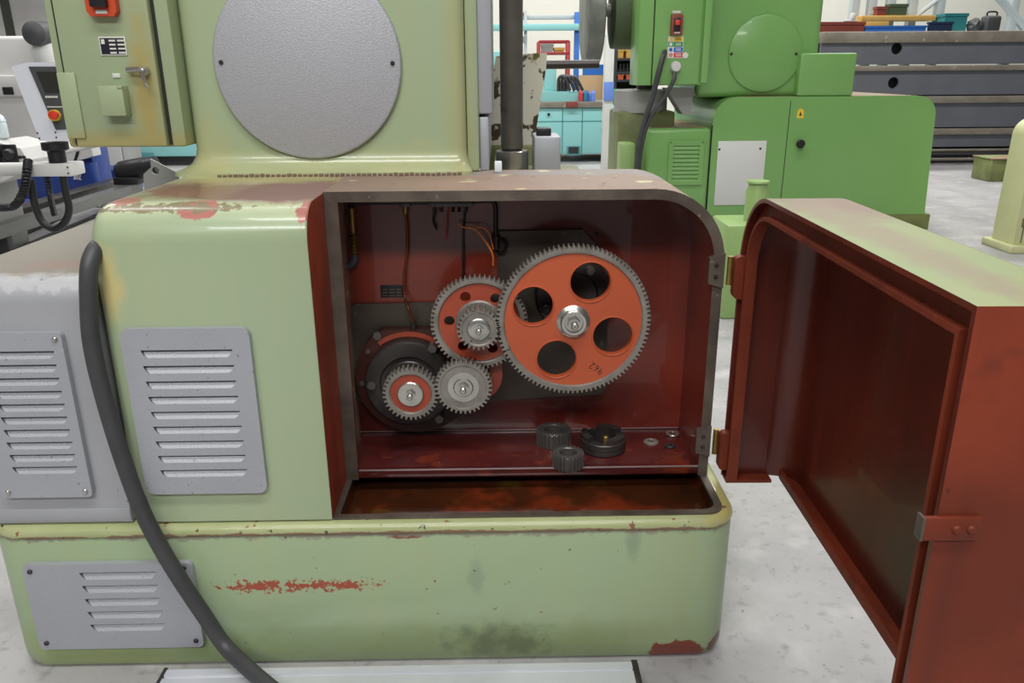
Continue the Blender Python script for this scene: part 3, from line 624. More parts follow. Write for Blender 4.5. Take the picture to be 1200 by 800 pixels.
xa, xb = at_z(197, 792, .03).x, at_z(741, 788, .03).x
bm = nb(); prism(bm, [(-.160, 0), (-.062, 0), (-.060, .004), (-.060, .040), (-.064, .044), (-.078, .044), (-.080, .040), (-.083, .040), (-.085, .044), (-.130, .044), (-.132, .040), (-.135, .040), (-.137, .044), (-.158, .044), (-.160, .042)], xa, xb, 'x')
obj('profile', bm, 'aluminium', al, bev=.0006, seg=1); bx('end_cap', 'dark_steel', al, xb-.001, xb+.010, -.161, -.059, 0, .045, .002); bx('end_cap', 'dark_steel', al, xa-.006, xa+.001, -.161, -.059, 0, .045, .002)

# ------------------------------------------------------------------ bright green machine further back
GY = 3.9
G0 = thing('green_hobbing_machine', 'bright green gear hobbing machine with round column cover and white panel', 'machine', (2.1, 4.5, 0))
bx('plinth', 'olive_green', G0, 1.14, 3.05, 3.90, 5.1, 0, .098, .006)
def arcp(cx, cz, r, a0, a1, n=8): return [(cx+r*math.cos(a0+(a1-a0)*i/n), cz+r*math.sin(a0+(a1-a0)*i/n)) for i in range(n+1)]
bm = nb(); prism(bm, [(1.603, .098)]+arcp(1.603+.14, .825-.14, .14, PI, PI/2)+arcp(2.98-.12, .825-.12, .12, PI/2, 0)+[(3.01, .098)], GY, 5.05)
obj('gear_head', bm, 'bright_green', G0, bev=.022, seg=4)
bx('worn_top', 'green_worn_top', G0, 1.75, 2.84, GY+.03, 5.0, .8245, .8265, 0)
bx('side_housing', 'bright_green', G0, 1.195, 1.600, GY-.01, 5.0, .098, .645, .03, 4)
bx('housing_top', 'green_worn_top', G0, 1.235, 1.58, GY+.03, 4.9, .6445, .6465, 0)
bx('panel_seam', 'seam_dark', G0, 1.600, 1.604, GY-.002, GY+.01, .10, .66, 0)
sx = at_y(919, 190, GY).x; bx('panel_seam', 'seam_dark', G0, sx, sx+.004, GY-.0015, GY+.01, .10, .80, 0)
a, b, c, d = px_rect(727, 168, 744, 215, 3.8); bx('junction_box', 'bright_green_lid', G0, a, b, 3.8, 3.96, max(c, .12), d, .01)
a, b, c, d = px_rect(819, 0, 961, 113, GY+.08); bx('column', 'bright_green', G0, a, b, GY+.08, 4.9, .822, 2.1, .04, 4)
v = at_y(896, 63, GY+.08); bm = nb(); lathe(bm, [(.222, .004), (.222, -.012), (.215, -.016), (.0005, -.016)], (v.x, GY+.08, v.z), 'y', 64); gcov = obj('column_cover', bm, 'bright_green', G0)
for q in ((857, 63), (933, 63)): screw(gcov, at_y(*q, GY+.062), .009)
a, b, c, d = px_rect(749, 0, 821, 100, 3.74)
gcab = bx('electrical_cabinet', 'bright_green', G0, a, b+.03, 3.75, 4.05, c, 2.1, .008)
gd = bx('cabinet_door', 'bright_green', G0, a+.085, b, 3.735, 3.749, c+.004, 2.1, .006)
bx('cabinet_seam', 'seam_dark', G0, a+.079, a+.085, 3.7485, 3.7505, c+.004, 2.1, 0)
bx('column_trim', 'bright_green', G0, b+.012, b+.055, 3.73, 4.05, c+.01, 2.1, .008)
CYG = 3.735
def gq(n, m, x0, y0, x1, y1, dpt, par, bev=.002): A = px_rect(x0, y0, x1, y1, CYG); return bx(n, m, par, A[0], A[1], CYG-dpt, CYG+.001, A[2], A[3], bev)
si = gq('isolator_switch', 'rust_box', 785.5, 17, 799, 41, .03, gd); gq('switch_body', 'black_plastic', 788.5, 21, 796, 37, .04, si); gq('switch_knob', 'estop_red', 789.5, 24, 795, 30, .055, si, .004)
gq('switch_label', 'white_label', 788, 12.5, 797.5, 15.5, .002, gd, 0); gq('switch_label', 'white_label', 789, 37.6, 795.5, 39.5, .031, si, 0)
st = gq('safety_sticker', 'white_label', 782.5, 42.5, 800.5, 68, .0015, gd, 0)
for i, (ml, mr) in enumerate((('white_label', 'yellow'), ('sticker_green', 'sticker_green'), ('white_label', 'sticker_blue'), ('white_label', 'sticker_red'))):
    y0 = 43+i*6.2
    if ml != 'white_label': gq('pictogram_field', ml, 783, y0, 789, y0+5.6, .0022, st, 0)
    gq('text_field', mr, 789.4, y0, 800, y0+5.6, .0022, st, 0)
    if i: 
        for k in range(2): gq('text_line', 'white_label', 791.5, y0+1.4+k*1.8, 798, y0+2.2+k*1.8, .0028, st, 0)
    else:
        for k in range(2): gq('text_line', 'seam_dark', 791.5, y0+1.4+k*1.8, 798, y0+2.0+k*1.8, .0028, st, 0)
A = px_rect(783, 43, 789, 48.6, CYG)
obj('pictogram', prism(nb(), [(A[0]+.003, A[2]+.003), (A[1]-.003, A[2]+.003), ((A[0]+A[1])/2, A[3]-.002)], CYG-.003, CYG), 'yellow', st)
for yy, m in ((52, 'white_label'), (58.2, 'sticker_blue'), (64.4, 'sticker_red')):
    v = at_y(786, yy, CYG); obj('pictogram', prism(nb(), circ(v.x, v.z, .010, 16), CYG-.003, CYG, 'y', [circ(v.x, v.z, .005, 10)] if m == 'sticker_red' else ()), m, st)
v = at_y(803, 65, CYG); obj('round_cap', lathe(nb(), [(.017, .002), (.017, -.006), (.0005, -.008)], (v.x, CYG, v.z), 'y', 20), 'white_label', gd)
v = at_y(791, 78, CYG); so = obj('power_socket', lathe(nb(), [(.03, .002), (.03, -.03), (.026, -.04), (.0005, -.042)], (v.x, CYG, v.z), 'y', 24), 'machine_white', gd)
obj('cable_gland', lathe(nb(), [(.014, -.06), (.014, -.02)], (v.x, CYG-.02, v.z), 'z', 12), 'machine_grey', so)
ptube('cabinet_cable', 'black_rubber', G0, [(779, 61, 3.74), (777, 66, 3.69), (772, 85, 3.68), (764, 115, 3.70), (753, 150, 3.72), (748, 175, 3.74), (746, 205, 3.76), (744, 235, 3.76)], .0165, 8)
ptube('cabinet_cable', 'black_rubber', G0, [(791, 85, 3.70), (789, 95, 3.68), (780, 112, 3.69), (764, 135, 3.70), (755, 158, 3.72), (750, 185, 3.75), (748, 205, 3.76), (746, 235, 3.76)], .012, 8)
v = at_y(750, 31, 3.75); 
vent(*[q for q in (1.335, 1.555, .30, .572)], 1.362, 1.528, .325, .54, 9, GY-.01, [(1.347, .560), (1.543, .560)], G0, 'bright_green', .014, .016, .008)
a, b, c, d = px_rect(839, 165, 895, 240, GY); wp = bx('white_panel', 'white_paint', G0, a, b, GY-.006, GY, c, d, .002)
for q in ((843, 175), (891, 174)): screw(wp, at_y(*q, GY-.006), .007)
v = at_y(936, 168, GY); obj('door_knob', lathe(nb(), [(.012, .002), (.012, -.02), (.026, -.026), (.026, -.042), (.02, -.048), (.0005, -.048)], (v.x, GY, v.z), 'y', 20), 'black_plastic', G0)
v = at_y(938, 133, GY); ws = obj('warning_sticker', prism(nb(), [(v.x-.021, v.z-.028), (v.x+.021, v.z-.028), (v.x+.021, v.z+.012), (v.x+.008, v.z+.03), (v.x-.008, v.z+.03), (v.x-.021, v.z+.012)], GY-.0015, GY), 'yellow', G0)
obj('warning_symbol', prism(nb(), [(v.x-.009, v.z-.012), (v.x+.009, v.z-.012), (v.x, v.z+.012)], GY-.0022, GY-.001), 'seam_dark', ws)
bx('top_box', 'bright_green', G0, at_y(939, 85, GY-.02).x, at_y(1005, 85, GY-.02).x, GY-.02+.03, GY+.3, .826, at_y(970, 62, GY).z, .012, 3)
# spindle head, wheel and work table of the green machine
v = at_y(728, 18, 4.3); bm = nb(); lathe(bm, [(.15, -.07), (.2, -.06), (.205, .0), (.205, .3)], (v.x, 4.3, v.z), 'x', 40); obj('spindle_head', bm, 'olive_dark', G0)
vw = at_y(694, 12, 4.3); bm = nb(); lathe(bm, [(.03, -.055), (.30, -.055), (.32, -.048), (.325, -.04), (.325, .045), (.31, .052), (.05, .052)], (vw.x, 4.3, vw.z), 'x', 64); obj('grinding_wheel', bm, 'grinding_wheel', G0)
bm = nb(); lathe(bm, [(.04, 0), (.04, v.x-vw.x)], (vw.x, 4.3, vw.z), 'x', 24); obj('spindle', bm, 'gear_steel', G0)
bx('head_arm', 'olive_dark', G0, v.x+.1, 1.5, 4.15, 4.45, v.z-.12, v.z+.15, .02)
vt = at_y(752, 118, 4.15); bm = nb(); lathe(bm, [(.17, -.07), (.17, .06), (.15, .07), (.0005, .07)], (vt.x, 4.2, vt.z), 'z', 36); obj('work_table', bm, 'machine_grey', G0)
bm = nb(); lathe(bm, [(.06, .0), (.05, .12), (.06, .20)], (vt.x+.03, 4.2, vt.z+.065), 'z', 20); obj('work_spindle', bm, 'housing_dark', G0)
bm = nb(); prism(bm, [ip(781, 103, 3.95), ip(812, 103, 3.95), ip(810, 134, 3.95), ip(800, 134, 3.95)], 3.95, 4.1); obj('chip_guard', bm, 'machine_grey', G0, bev=.003)
bx('pedestal', 'olive_green', G0, vt.x-.16, vt.x+.2, 4.05, 4.5, .1, vt.z-.06, .02)

# ------------------------------------------------------------------ cream machine at the right
cm = thing('cream_machine', 'cream painted machine housing on a plinth at the edge of the bare floor', 'machine', (3.6, 3.7, 0))
CMY = 3.2; xq = at_y(1188, 280, CMY).x; zp = at_y(1188, 287, CMY).z; zq = at_y(1199, 140, CMY).z
bm = nb(); prism(bm, [(xq, zp)]+arcp(xq+.005+.09, zq-.09, .09, PI, PI/2)+[(xq+1.2, zq), (xq+1.2, zp)], CMY, CMY+.2); obj('housing', bm, 'cream_machine', cm, bev=.02, seg=3)
bx('plinth', 'cream_machine', cm, xq-.03, xq+1.25, CMY-.04, CMY+.25, 0, zp, .008)
bx('door_seam', 'seam_dark', cm, xq+.04, xq+.044, CMY-.002, CMY+.005, zp+.01, zp+.58, 0)
bx('lock', 'cream_dark', cm, xq+.028, xq+.04, CMY-.008, CMY+.002, zp+.10, zp+.15, .002)
# ------------------------------------------------------------------ stacked steel beams
BYY = 7.6
rows = [(36, 50, 75), (76, 83, 111), (112, 121, 149), (150, 158, 172)]
nm = ['topmost', 'second from top', 'third from top', 'lowest']
for i, (a, b, c) in enumerate(rows):
    zt, zm_, zb_ = at_y(1100, a, BYY).z, at_y(1100, b, BYY).z, at_y(1100, c, BYY).z
    bt = thing('steel_girder', ['topmost dark grey steel beam of the stack, with a round hole', 'second steel beam from the top of the stack, with a round hole', 'third steel beam from the top of the stack', 'lowest steel beam of the stack, above the thin bars'][i], 'beam', (6, BYY+.3, zb_), 'stacked dark grey steel beams')
    x0 = at_y(958, 90, BYY).x-.05*i; x1 = 9.5; hl = []
    if i < 2: hv_ = at_y((1051, 1047)[i], (57, 97)[i], BYY); hl = [circ(hv_.x, hv_.z, .058, 24)]
    obj('web', prism(nb(), [(x0, zb_), (x1, zb_), (x1, zm_), (x0, zm_)], BYY, BYY+.03, 'y', hl), 'beam_grey', bt)
    bx('flange', 'beam_edge', bt, x0, x1, BYY-.03, BYY+.6, zm_, zt-.004, .012)
    bx('core', 'beam_dark', bt, x0+.02, x1, BYY+.12, BYY+.55, zb_+.001, zm_-.001, 0)
zz = at_y(1100, 173, BYY).z
for i, (yy, rr) in enumerate(((176, .018), (180, .018), (185, .016))):
    z = at_y(1100, yy, BYY).z; bm = nb(); lathe(bm, [(rr, 0), (rr, 4.5)], (4.3+.1*i, BYY-.03-.05*i, z), 'x', 12); o = obj('steel_bar', bm, ['beam_edge', 'beam_dark', 'beam_edge'][i]); tag(o, ['light round steel bar directly under the beam stack', 'dark round steel bar between two light bars under the beams', 'light round steel bar just above the support timber'][i], 'bar')
sup = bx('support_timber', 'beam_dark', None, 4.2, 9.3, BYY+.02, BYY+.5, 0, zz-.012, .01); tag(sup, 'low dark support beam on the floor under the beam stack', 'beam')
fb = thing('metal_block', 'small worn green metal block standing on the floor by the beams', 'block', (4.8, 6.1, 0))
a, b, c, d = px_rect(1161, 187, 1182, 214, 6.1); bx('body', 'olive_green', fb, a, b+.3, 6.1, 6.4, 0, d, .012); bx('top_plate', 'green_worn_top', fb, a-.01, b+.31, 6.09, 6.41, d, d+.012, .003)
# ------------------------------------------------------------------ rack with goods above the beams
RKY = 8.9
rk = thing('storage_rack', 'pale grey steel storage rack behind the beam stack', 'rack', (6, 9.2, 0))
for x in (1003, 1023, 1045, 1071, 1103, 1190):
    v = at_y(x, 10, RKY+.5); bx('post', 'rack_grey', rk, v.x-.05, v.x+.05, RKY+.5, RKY+.6, 0, 2.6, .008)
zsh = at_y(1050, 38, RKY).z; bx('shelf_board', 'rack_grey', rk, 4.0, 9.5, RKY-.02, RKY+1.0, zsh-.05, zsh, .005)
a, b = at_y(1072, 20, RKY+.52), at_y(1104, -4, RKY+.52); bm = nb(); tube(bm, [a, b], .028, 8, 0); obj('brace', bm, 'rack_grey', rk)
a, b = at_y(1168, -6, RKY+.52), at_y(1200, 32, RKY+.52); bm = nb(); tube(bm, [a, b], .05, 8, 0); obj('brace', bm, 'rack_grey', rk)
def crate(name, m, x0, y0, x1, y1, Y, dep, label, cat, lid=None, base=None, lip=.03):
    """open crate with a thicker top rim"""
    A = px_rect(x0, y0, x1, y1, Y); zb = zsh if base is None else base; r = thing(name, label, cat, ((A[0]+A[1])/2, Y+dep/2, zb))
    bm = nb(); w_ = .012
    prism(bm, [(A[0], Y), (A[1], Y), (A[1], Y+dep), (A[0], Y+dep)], zb, A[3], 'z', [[(A[0]+w_, Y+w_), (A[1]-w_, Y+w_), (A[1]-w_, Y+dep-w_), (A[0]+w_, Y+dep-w_)]])
    obj('walls', bm, m, r); bx('bottom', m, r, A[0]+w_, A[1]-w_, Y+w_, Y+dep-w_, zb, zb+.01, 0)
    bm = nb(); prism(bm, [(A[0]-.01, Y-.01), (A[1]+.01, Y-.01), (A[1]+.01, Y+dep+.01), (A[0]-.01, Y+dep+.01)], A[3]-lip, A[3]+.004, 'z', [[(A[0]+w_, Y+w_), (A[1]-w_, Y+w_), (A[1]-w_, Y+dep-w_), (A[0]+w_, Y+dep-w_)]]); obj('rim', bm, lid or m, r); return r
crate('steel_crate', 'rust_box', 958, 26, 1013, 38, RKY, .3, 'rust red steel crate at the end of the rack shelf', 'crate')
crate('blue_tray', 'blue', 1014, 30.5, 1085, 38, RKY, .22, 'long flat blue tray on the rack shelf', 'tray', lip=.02)
crate('plastic_tub', 'teal', 1107, 16, 1133, 36, RKY+.1, .3, 'teal plastic tub on the rack shelf beside the dark tray', 'tub')
crate('dark_tray', 'dark_blue', 1089, 26, 1116, 36, RKY-.0, .04, 'dark blue plastic tray on the rack shelf', 'tray', lip=.02)
zz1 = None
for (x0, y0, x1, y1, lab) in ((1008, 24.5, 1042, 31, 'lower plank of pale yellow wood behind the blue tray'), (1010, 18, 1097, 24, 'upper long plank of yellow wood behind the blue tray')):
    A = px_rect(x0, y0, x1, y1, RKY+.27); zb = zsh if zz1 is None else zz1; o = bx('wood_plank', 'wood', None, A[0], A[1], RKY+.27, RKY+.47, zb, A[3], .006); zz1 = A[3]+.001; tag(o, lab, 'plank')
A = px_rect(1028, 7, 1038, 18, RKY+.3); o = crate('small_box', 'rust_box', 1028, 8, 1038, 18, RKY+.3, .1, 'small rust red box standing on the wood plank', 'box', base=zz1)
A = px_rect(1044, 6, 1062, 18, RKY+.3); o = crate('dark_box', 'olive_dark', 1043, 5, 1063, 18, RKY+.3, .12, 'dark box standing on the wood plank', 'box', base=zz1)
A = px_rect(1156, 18, 1174, 35, RKY); tc = thing('tool_case', 'dark grey tool case with a carrying handle on the rack shelf', 'case', (A[0], RKY, zsh))
bx('case_body', 'panel_dark', tc, A[0], A[1], RKY, RKY+.15, zsh, A[3], .03, 3); m_ = (A[0]+A[1])/2
bm = nb(); tube(bm, [(m_-.06, RKY+.07, A[3]-.005), (m_-.05, RKY+.07, A[3]+.04), (m_+.05, RKY+.07, A[3]+.04), (m_+.06, RKY+.07, A[3]-.005)], .01, 6, 4); obj('handle', bm, 'black_plastic', tc)
A = px_rect(1137, 28, 1156, 36, RKY); o = obj('cloth_bundle', nb(), 'panel_dark'); bm = nb(); bmesh.ops.create_icosphere(bm, subdivisions=3, radius=1)
for v_ in bm.verts:
    n_ = 1+.18*math.sin(v_.co.x*7+v_.co.y*3)*math.cos(v_.co.z*6); v_.co = V(((A[0]+A[1])/2+v_.co.x*.08*n_, RKY+.1+v_.co.y*.08*n_, zsh+.075+max(v_.co.z*n_, -.9)*.08))
bmesh.ops.recalc_face_normals(bm, faces=bm.faces); bm.to_mesh(o.data); bm.free(); tag(o, 'crumpled dark cloth bundle beside the tool case', 'cloth')
A = px_rect(990, 16, 1006, 26, RKY); wv = thing('white_clamp', 'small white clamp standing on the rust red crate', 'clamp', (A[0], RKY+.1, A[2]))
bx('clamp_foot', 'white_paint', wv, A[0], A[1], RKY+.0, RKY+.04, A[2]+.006, A[2]+.03, .008); bm = nb(); lathe(bm, [(.03, 0), (.04, .03), (.03, .07), (.0005, .075)], ((A[0]+A[1])/2+.02, RKY+.02, A[2]+.028), 'z', 14); obj('clamp_head', bm, 'white_paint', wv)

# ------------------------------------------------------------------ turquoise grinder behind the arbor
TY = 8.0
T0 = thing('turquoise_grinder', 'turquoise cylindrical grinding machine with a steel bench top', 'machine', (1.0, 8.4, 0))
xa, xb = at_y(560, 150, TY).x, at_y(737, 150, TY).x; zt = at_y(690, 126, TY).z
zt_gr = zt
bx('bed', 'turquoise', T0, xa, xb, TY, TY+.9, .09, zt, .02)
for x in (650, 722): v = at_y(x, 190, TY); bx('foot', 'beam_dark', T0, v.x-.07, v.x+.07, TY+.05, TY+.8, 0, .092, .004)
bx('table', 'beam_edge', T0, xa, at_y(715, 120, TY).x, TY-.03, TY+.5, zt, at_y(690, 119, TY).z, .006)
for x in (659, 682): v = at_y(x, 160, TY); bx('panel_seam', 'turquoise_dark', T0, v.x-.006, v.x+.006, TY-.003, TY+.01, .1, zt-.01, 0)
v = at_y(690, 142, TY); bx('panel_seam', 'turquoise_dark', T0, xa, xb-.03, TY-.003, TY+.01, v.z-.006, v.z+.006, 0)
for q in ((664, 171, 680, 182), (720, 170, 733, 182)):
    A = px_rect(*q, TY); vt_ = bx('vent_opening', 'turquoise_dark', T0, A[0], A[1], TY-.008, TY+.002, A[2], A[3], .002); bx('vent_shadow', 'beam_dark', vt_, A[0]+.02, A[1]-.02, TY-.0095, TY-.007, A[2]+.02, A[3]-.01, 0)
A = px_rect(705, 131, 723, 141, TY); bx('instruction_plate', 'white_label', T0, A[0], A[1], TY-.006, TY, A[2], A[3], .003)
v = at_y(708, 150, TY); obj('dial', lathe(nb(), [(.032, .002), (.032, -.02), (.026, -.022), (.0005, -.022)], (v.x, TY, v.z), 'y', 20), 'white_label', T0)
v = at_y(720, 150, TY); obj('knob', lathe(nb(), [(.026, .002), (.026, -.03), (.0005, -.034)], (v.x, TY, v.z), 'y', 16), 'black_plastic', T0)
v = at_y(643, 134, TY); obj('knob', lathe(nb(), [(.016, .002), (.016, -.02), (.0005, -.022)], (v.x, TY, v.z), 'y', 12), 'black_plastic', T0)
A = px_rect(664, 119, 677, 126, TY-.05); bx('dog', 'rust_box', T0, A[0], A[1], TY-.06, TY, A[2], A[3], .008)
ztb = at_y(690, 119, TY).z
A = px_rect(632, 107, 694, 119, TY+.1); bm = nb(); prism(bm, [(A[0], ztb), (A[1]+.05, ztb), (A[1]-.05, A[3]), (A[0], A[3])], TY+.1, TY+.5); obj('slide', bm, 'turquoise', T0, bev=.008)
A = px_rect(638, 80, 652, 107, TY+.2); bx('headstock', 'turquoise', T0, A[0], A[1], TY+.2, TY+.5, A[2]-.05, A[3], .01)
A = px_rect(560, 60, 590, 119, TY+.1); bx('wheel_head', 'turquoise', T0, A[0], A[1], TY+.1, TY+.7, ztb-.01, A[3], .02)
for k in range(4):
    ptube('coolant_hose', 'black_rubber', T0, [(654+k*3, 108, TY+.15), (655+k*4, 92+k, TY+.1), (662+k*4, 90, TY+.05), (668+k*5, 106, TY+.1)], .018, 6)
for k, (x, m) in enumerate(((680, 'sticker_red'), (684, 'sticker_blue'), (688, 'light_blue'), (676, 'teal'))):
    v = at_y(x, 108+k*.5, TY+.12); o = obj('spray_can', lathe(nb(), [(.026, 0), (.026, .09), (.018, .1), (.014, .115), (.0005, .117)], (v.x+.03*k, TY+.06-.0*k, ztb+.001), 'z', 14), m, None); tag(o, 'small %s can on the turquoise grinder table' % ('red', 'dark blue', 'pale blue', 'teal')[k], 'can')
ptube('bracket_spindle', 'housing_dark', M0, [(634, 76, 1.03), (702, 75, 1.03)], .011, 14, 1)
# far shelving, frames and boxes
RY2 = 10.4
bl = thing('blue_rack', 'rack with blue uprights and a light blue cross beam before the back wall', 'rack', (1.4, RY2, 0))
for x in (676, 604): v = at_y(x, 50, RY2); bx('upright', 'blue', bl, v.x-.035, v.x+.035, RY2, RY2+.08, 0, at_y(x, 14, RY2).z, .006)
A = px_rect(570, 28, 682, 36, RY2-.05); bx('cross_beam', 'turquoise', bl, A[0], A[1], RY2-.06, RY2, A[2], A[3], .008)
A = px_rect(586, 18, 676, 23, RY2+.1); bx('rear_beam', 'rack_grey', bl, A[0], A[1], RY2+.08, RY2+.14, A[2], A[3], .006)
v = at_y(616, 50, RY2); bx('lattice_post', 'rack_grey', bl, v.x-.02, v.x+.02, RY2+.01, RY2+.06, 0, at_y(616, 12, RY2).z, .004)
a, b = at_y(606, 55, RY2+.03), at_y(617, 45, RY2+.03); bm = nb(); tube(bm, [a, b], .02, 6, 0); obj('lattice_bar', bm, 'rack_grey', bl)
a, b = at_y(606, 40, RY2+.03), at_y(617, 47, RY2+.03); bm = nb(); tube(bm, [a, b], .02, 6, 0); obj('lattice_bar', bm, 'rack_grey', bl)
A = px_rect(606, 15, 614, 21, RY2+.1); o = crate('red_tin', 'orange_bin', 606, 15, 614, 20, RY2+.08, .06, 'small orange red tin high on the rear beam of the blue rack', 'tin', base=px_rect(586, 18, 676, 23, RY2+.1)[3])
# red trolley frame
ry = 9.6; A = px_rect(632, 48, 667, 62, ry); rt_ = thing('red_trolley', 'red tube frame trolley behind the turquoise grinder', 'trolley', (A[0], ry, 0))
for x in (A[0], A[1]):
    for y in (ry, ry+.4): bx('upright', 'red_paint', rt_, x-.015, x+.015, y, y+.03, .0, A[3], .003)
for z in (A[3], A[2], .3):
    for y in (ry, ry+.4): bx('rail', 'red_paint', rt_, A[0], A[1], y, y+.03, z-.02, z+.01, .003)
    bx('deck', 'rack_grey', rt_, A[0]+.016, A[1]-.016, ry+.03, ry+.4, z-.018, z-.005, 0) if z < A[3] else None
crate('grey_bin', 'machine_grey', 635, 52, 648, 61, ry+.06, .25, 'grey bin on the red trolley', 'bin', base=A[2]-.004)
crate('yellow_bin', 'wood', 650, 56, 661, 61, ry+.06, .2, 'yellow bin on the red trolley beside the grey bin', 'bin', base=A[2]-.004)
# white post, cardboard panel, far dark rack
v = at_y(714, 80, 7.0); o = obj('white_post', box(nb(), v.x-.045, v.x+.045, 7.0, 7.1, 0, at_y(714, 40, 7.0).z), 'white_paint', bev=.006); tag(o, 'white square post beside the cardboard sheet', 'post')
A = px_rect(707.5, 96, 719, 118, 6.99); o = bx('blue_sleeve', 'light_blue', None, A[0], A[1], 6.985, 6.998, A[2], A[3], .002); tag(o, 'pale blue sheet taped around the white post', 'sheet')
A = px_rect(678, 88, 709, 140, 9.2); o = bx('cardboard_sheet', 'cardboard', None, A[0], A[1], 9.2, 9.24, 0, A[3], .003); tag(o, 'brown cardboard sheet standing behind the turquoise grinder', 'cardboard')
crate('blue_tray', 'blue', 683, 76, 710, 80, 9.2, .03, 'flat blue tray balanced on the cardboard sheet', 'tray', base=px_rect(678, 88, 709, 140, 9.2)[3], lip=.02)
dk = thing('tool_rack', 'dark tool rack with orange bins behind the green cabinet', 'rack', (1.9, 9.0, 0)); A = px_rect(719, 48, 762, 125, 9.0)
for x in (A[0], A[1]-.04): bx('upright', 'beam_dark', dk, x, x+.04, 9.0, 9.5, 0, A[3], .003)
bx('back_panel', 'olive_dark', dk, A[0], A[1], 9.48, 9.5, 0, A[3], 0)
zsl = []
for y in (68, 84, 93, 110): z = at_y(740, y, 9.0).z; bx('shelf_board', 'beam_dark', dk, A[0]+.04, A[1]-.04, 9.0, 9.48, z-.03, z, .002); zsl.append(z)
for i, x in enumerate((721, 731, 742)): crate('wooden_box', 'wood', x+3, 57, x+9.5, 68, 9.02, .3, ['pale wooden box on the tool rack nearest the white post', 'pale wooden box in the middle of the tool rack top shelf', 'pale wooden box on the tool rack next to the green cabinet'][i], 'box', base=zsl[0])
for i, x in enumerate((721, 731, 742)): crate('orange_bin', 'orange_bin', x+3, 87.5, x+9.5, 93, 9.02, .3, ['orange bin on the tool rack nearest the white post', 'orange bin in the middle of the tool rack', 'orange bin on the tool rack next to the green cabinet'][i], 'bin', base=zsl[2], lip=.012)
for i in range(6):
    v = at_y(722.5+i*4.2, 78, 9.02); zt_l = zsl[1]; o = obj('tool_holder', lathe(nb(), [(.025, 0), (.025, .03), (.014, .04), (.018, .09), (.008, .1)], (v.x+.01, 9.08, zt_l+.0005), 'z', 12), 'dark_steel'); tag(o, 'dark tool holder in the row on the tool rack', 'tool holder', 'tool holders on the dark rack')
o = bx('green_canister', 'sticker_green', None, at_y(719.5, 112, 8.4).x, at_y(724.5, 112, 8.4).x, 8.4, 8.46, zt_gr+.0005, at_y(722, 104, 8.4).z, .01); tag(o, 'narrow green canister standing on the turquoise grinder bed', 'canister')
# pale green oil tank between the two machines
OT = thing('oil_tank', 'pale green oil tank with a round lid behind the open red door', 'tank', (1.05, 2.1, 0))
v = at_y(893, 217, 2.05); zt = v.z
bx('tank_body', 'bright_green_lid', OT, at_y(850, 300, 2.0).x, v.x+.10, 2.0, 2.25, 0, at_y(850, 264, 2.0).z, .012)
bm = nb(); lathe(bm, [(.046, -.30), (.046, -.03), (.038, -.012), (.038, 0)], (v.x, 2.1, zt), 'z', 28); obj('filler_neck', bm, 'bright_green_lid', OT)
bm = nb(); lathe(bm, [(.045, 0), (.047, .004), (.045, .010), (.03, .013), (.0005, .013)], (v.x, 2.1, zt+.002), 'z', 28); obj('lid', bm, 'bright_green_lid', OT)

# ------------------------------------------------------------------ machines on the left, beyond the bed
LY = 5.3
LW = thing('white_lathe', 'white lathe on a cobalt blue base with grey upper panels', 'machine', (-4.4, LY+.3, 0))
A = px_rect(-60, 42, 72, 190, LY); zl = at_y(40, 172, LY).z
bx('body', 'machine_white', LW, A[0], A[1], LY, LY+.35, zl, A[3], .03, 3)
bx('blue_base', 'cobalt', LW, A[0], at_y(110, 200, LY+.05).x, LY+.05, LY+.35, 0, zl+.002, .015)
bx('upper_panel', 'machine_grey', LW, A[0], A[1]+.1, LY+.3, LY+.6, A[3]-.01, 2.6, .01)
v = at_y(9, 20, LY+.3); bx('panel_gap', 'seam_dark', LW, v.x-.035, v.x+.035, LY+.292, LY+.302, A[3], 2.6, 0)
A2 = px_rect(-20, 88, 26, 113, LY-.05); wd = bx('side_hatch', 'machine_white', LW, A2[0], A2[1], LY-.06, LY+.01, A2[2], A2[3], .015); A3 = px_rect(4, 102, 16, 111, LY-.06); bx('hatch_handle', 'black_plastic', wd, A3[0], A3[1], LY-.075, LY-.055, A3[2], A3[3], .006)
A2 = px_rect(20, 168, 66, 176, LY-.05); bx('lower_rail', 'machine_white', LW, A2[0], A2[1], LY-.12, LY+.01, A2[2], A2[3], .015)
v = at_y(49, 40, LY-.1); bm = nb(); lathe(bm, [(.04, -.12), (.085, -.09), (.095, .07), (.05, .11)], (v.x, LY-.12, v.z), 'y', 20); obj('lamp', bm, 'panel_dark', LW)
v = at_y(52, 60, LY-.1); bm = nb(); lathe(bm, [(.08, -.08), (.09, .0), (.06, .08)], (v.x, LY-.1, v.z), 'z', 16); obj('lamp_base', bm, 'white_paint', LW)
A2 = px_rect(100, 190, 112, 226, LY-.02); bx('side_pillar', 'cobalt', LW, A2[0], A2[1], LY-.04, LY+.06, 0, A2[3], .015)
pp = [ip(x, y, LY-.08) for x, y in ((75, 174), (107, 173), (109, 183), (92, 188), (77, 188))]; obj('chip_cover', prism(nb(), pp, LY-.08, LY+.055), 'machine_white', LW, bev=.006)
A = px_rect(86.5, 204.5, 95.5, 210, LY+.05)
bm = nb(); h_ = A[3]-A[2]; w_ = (A[1]-A[0])/3
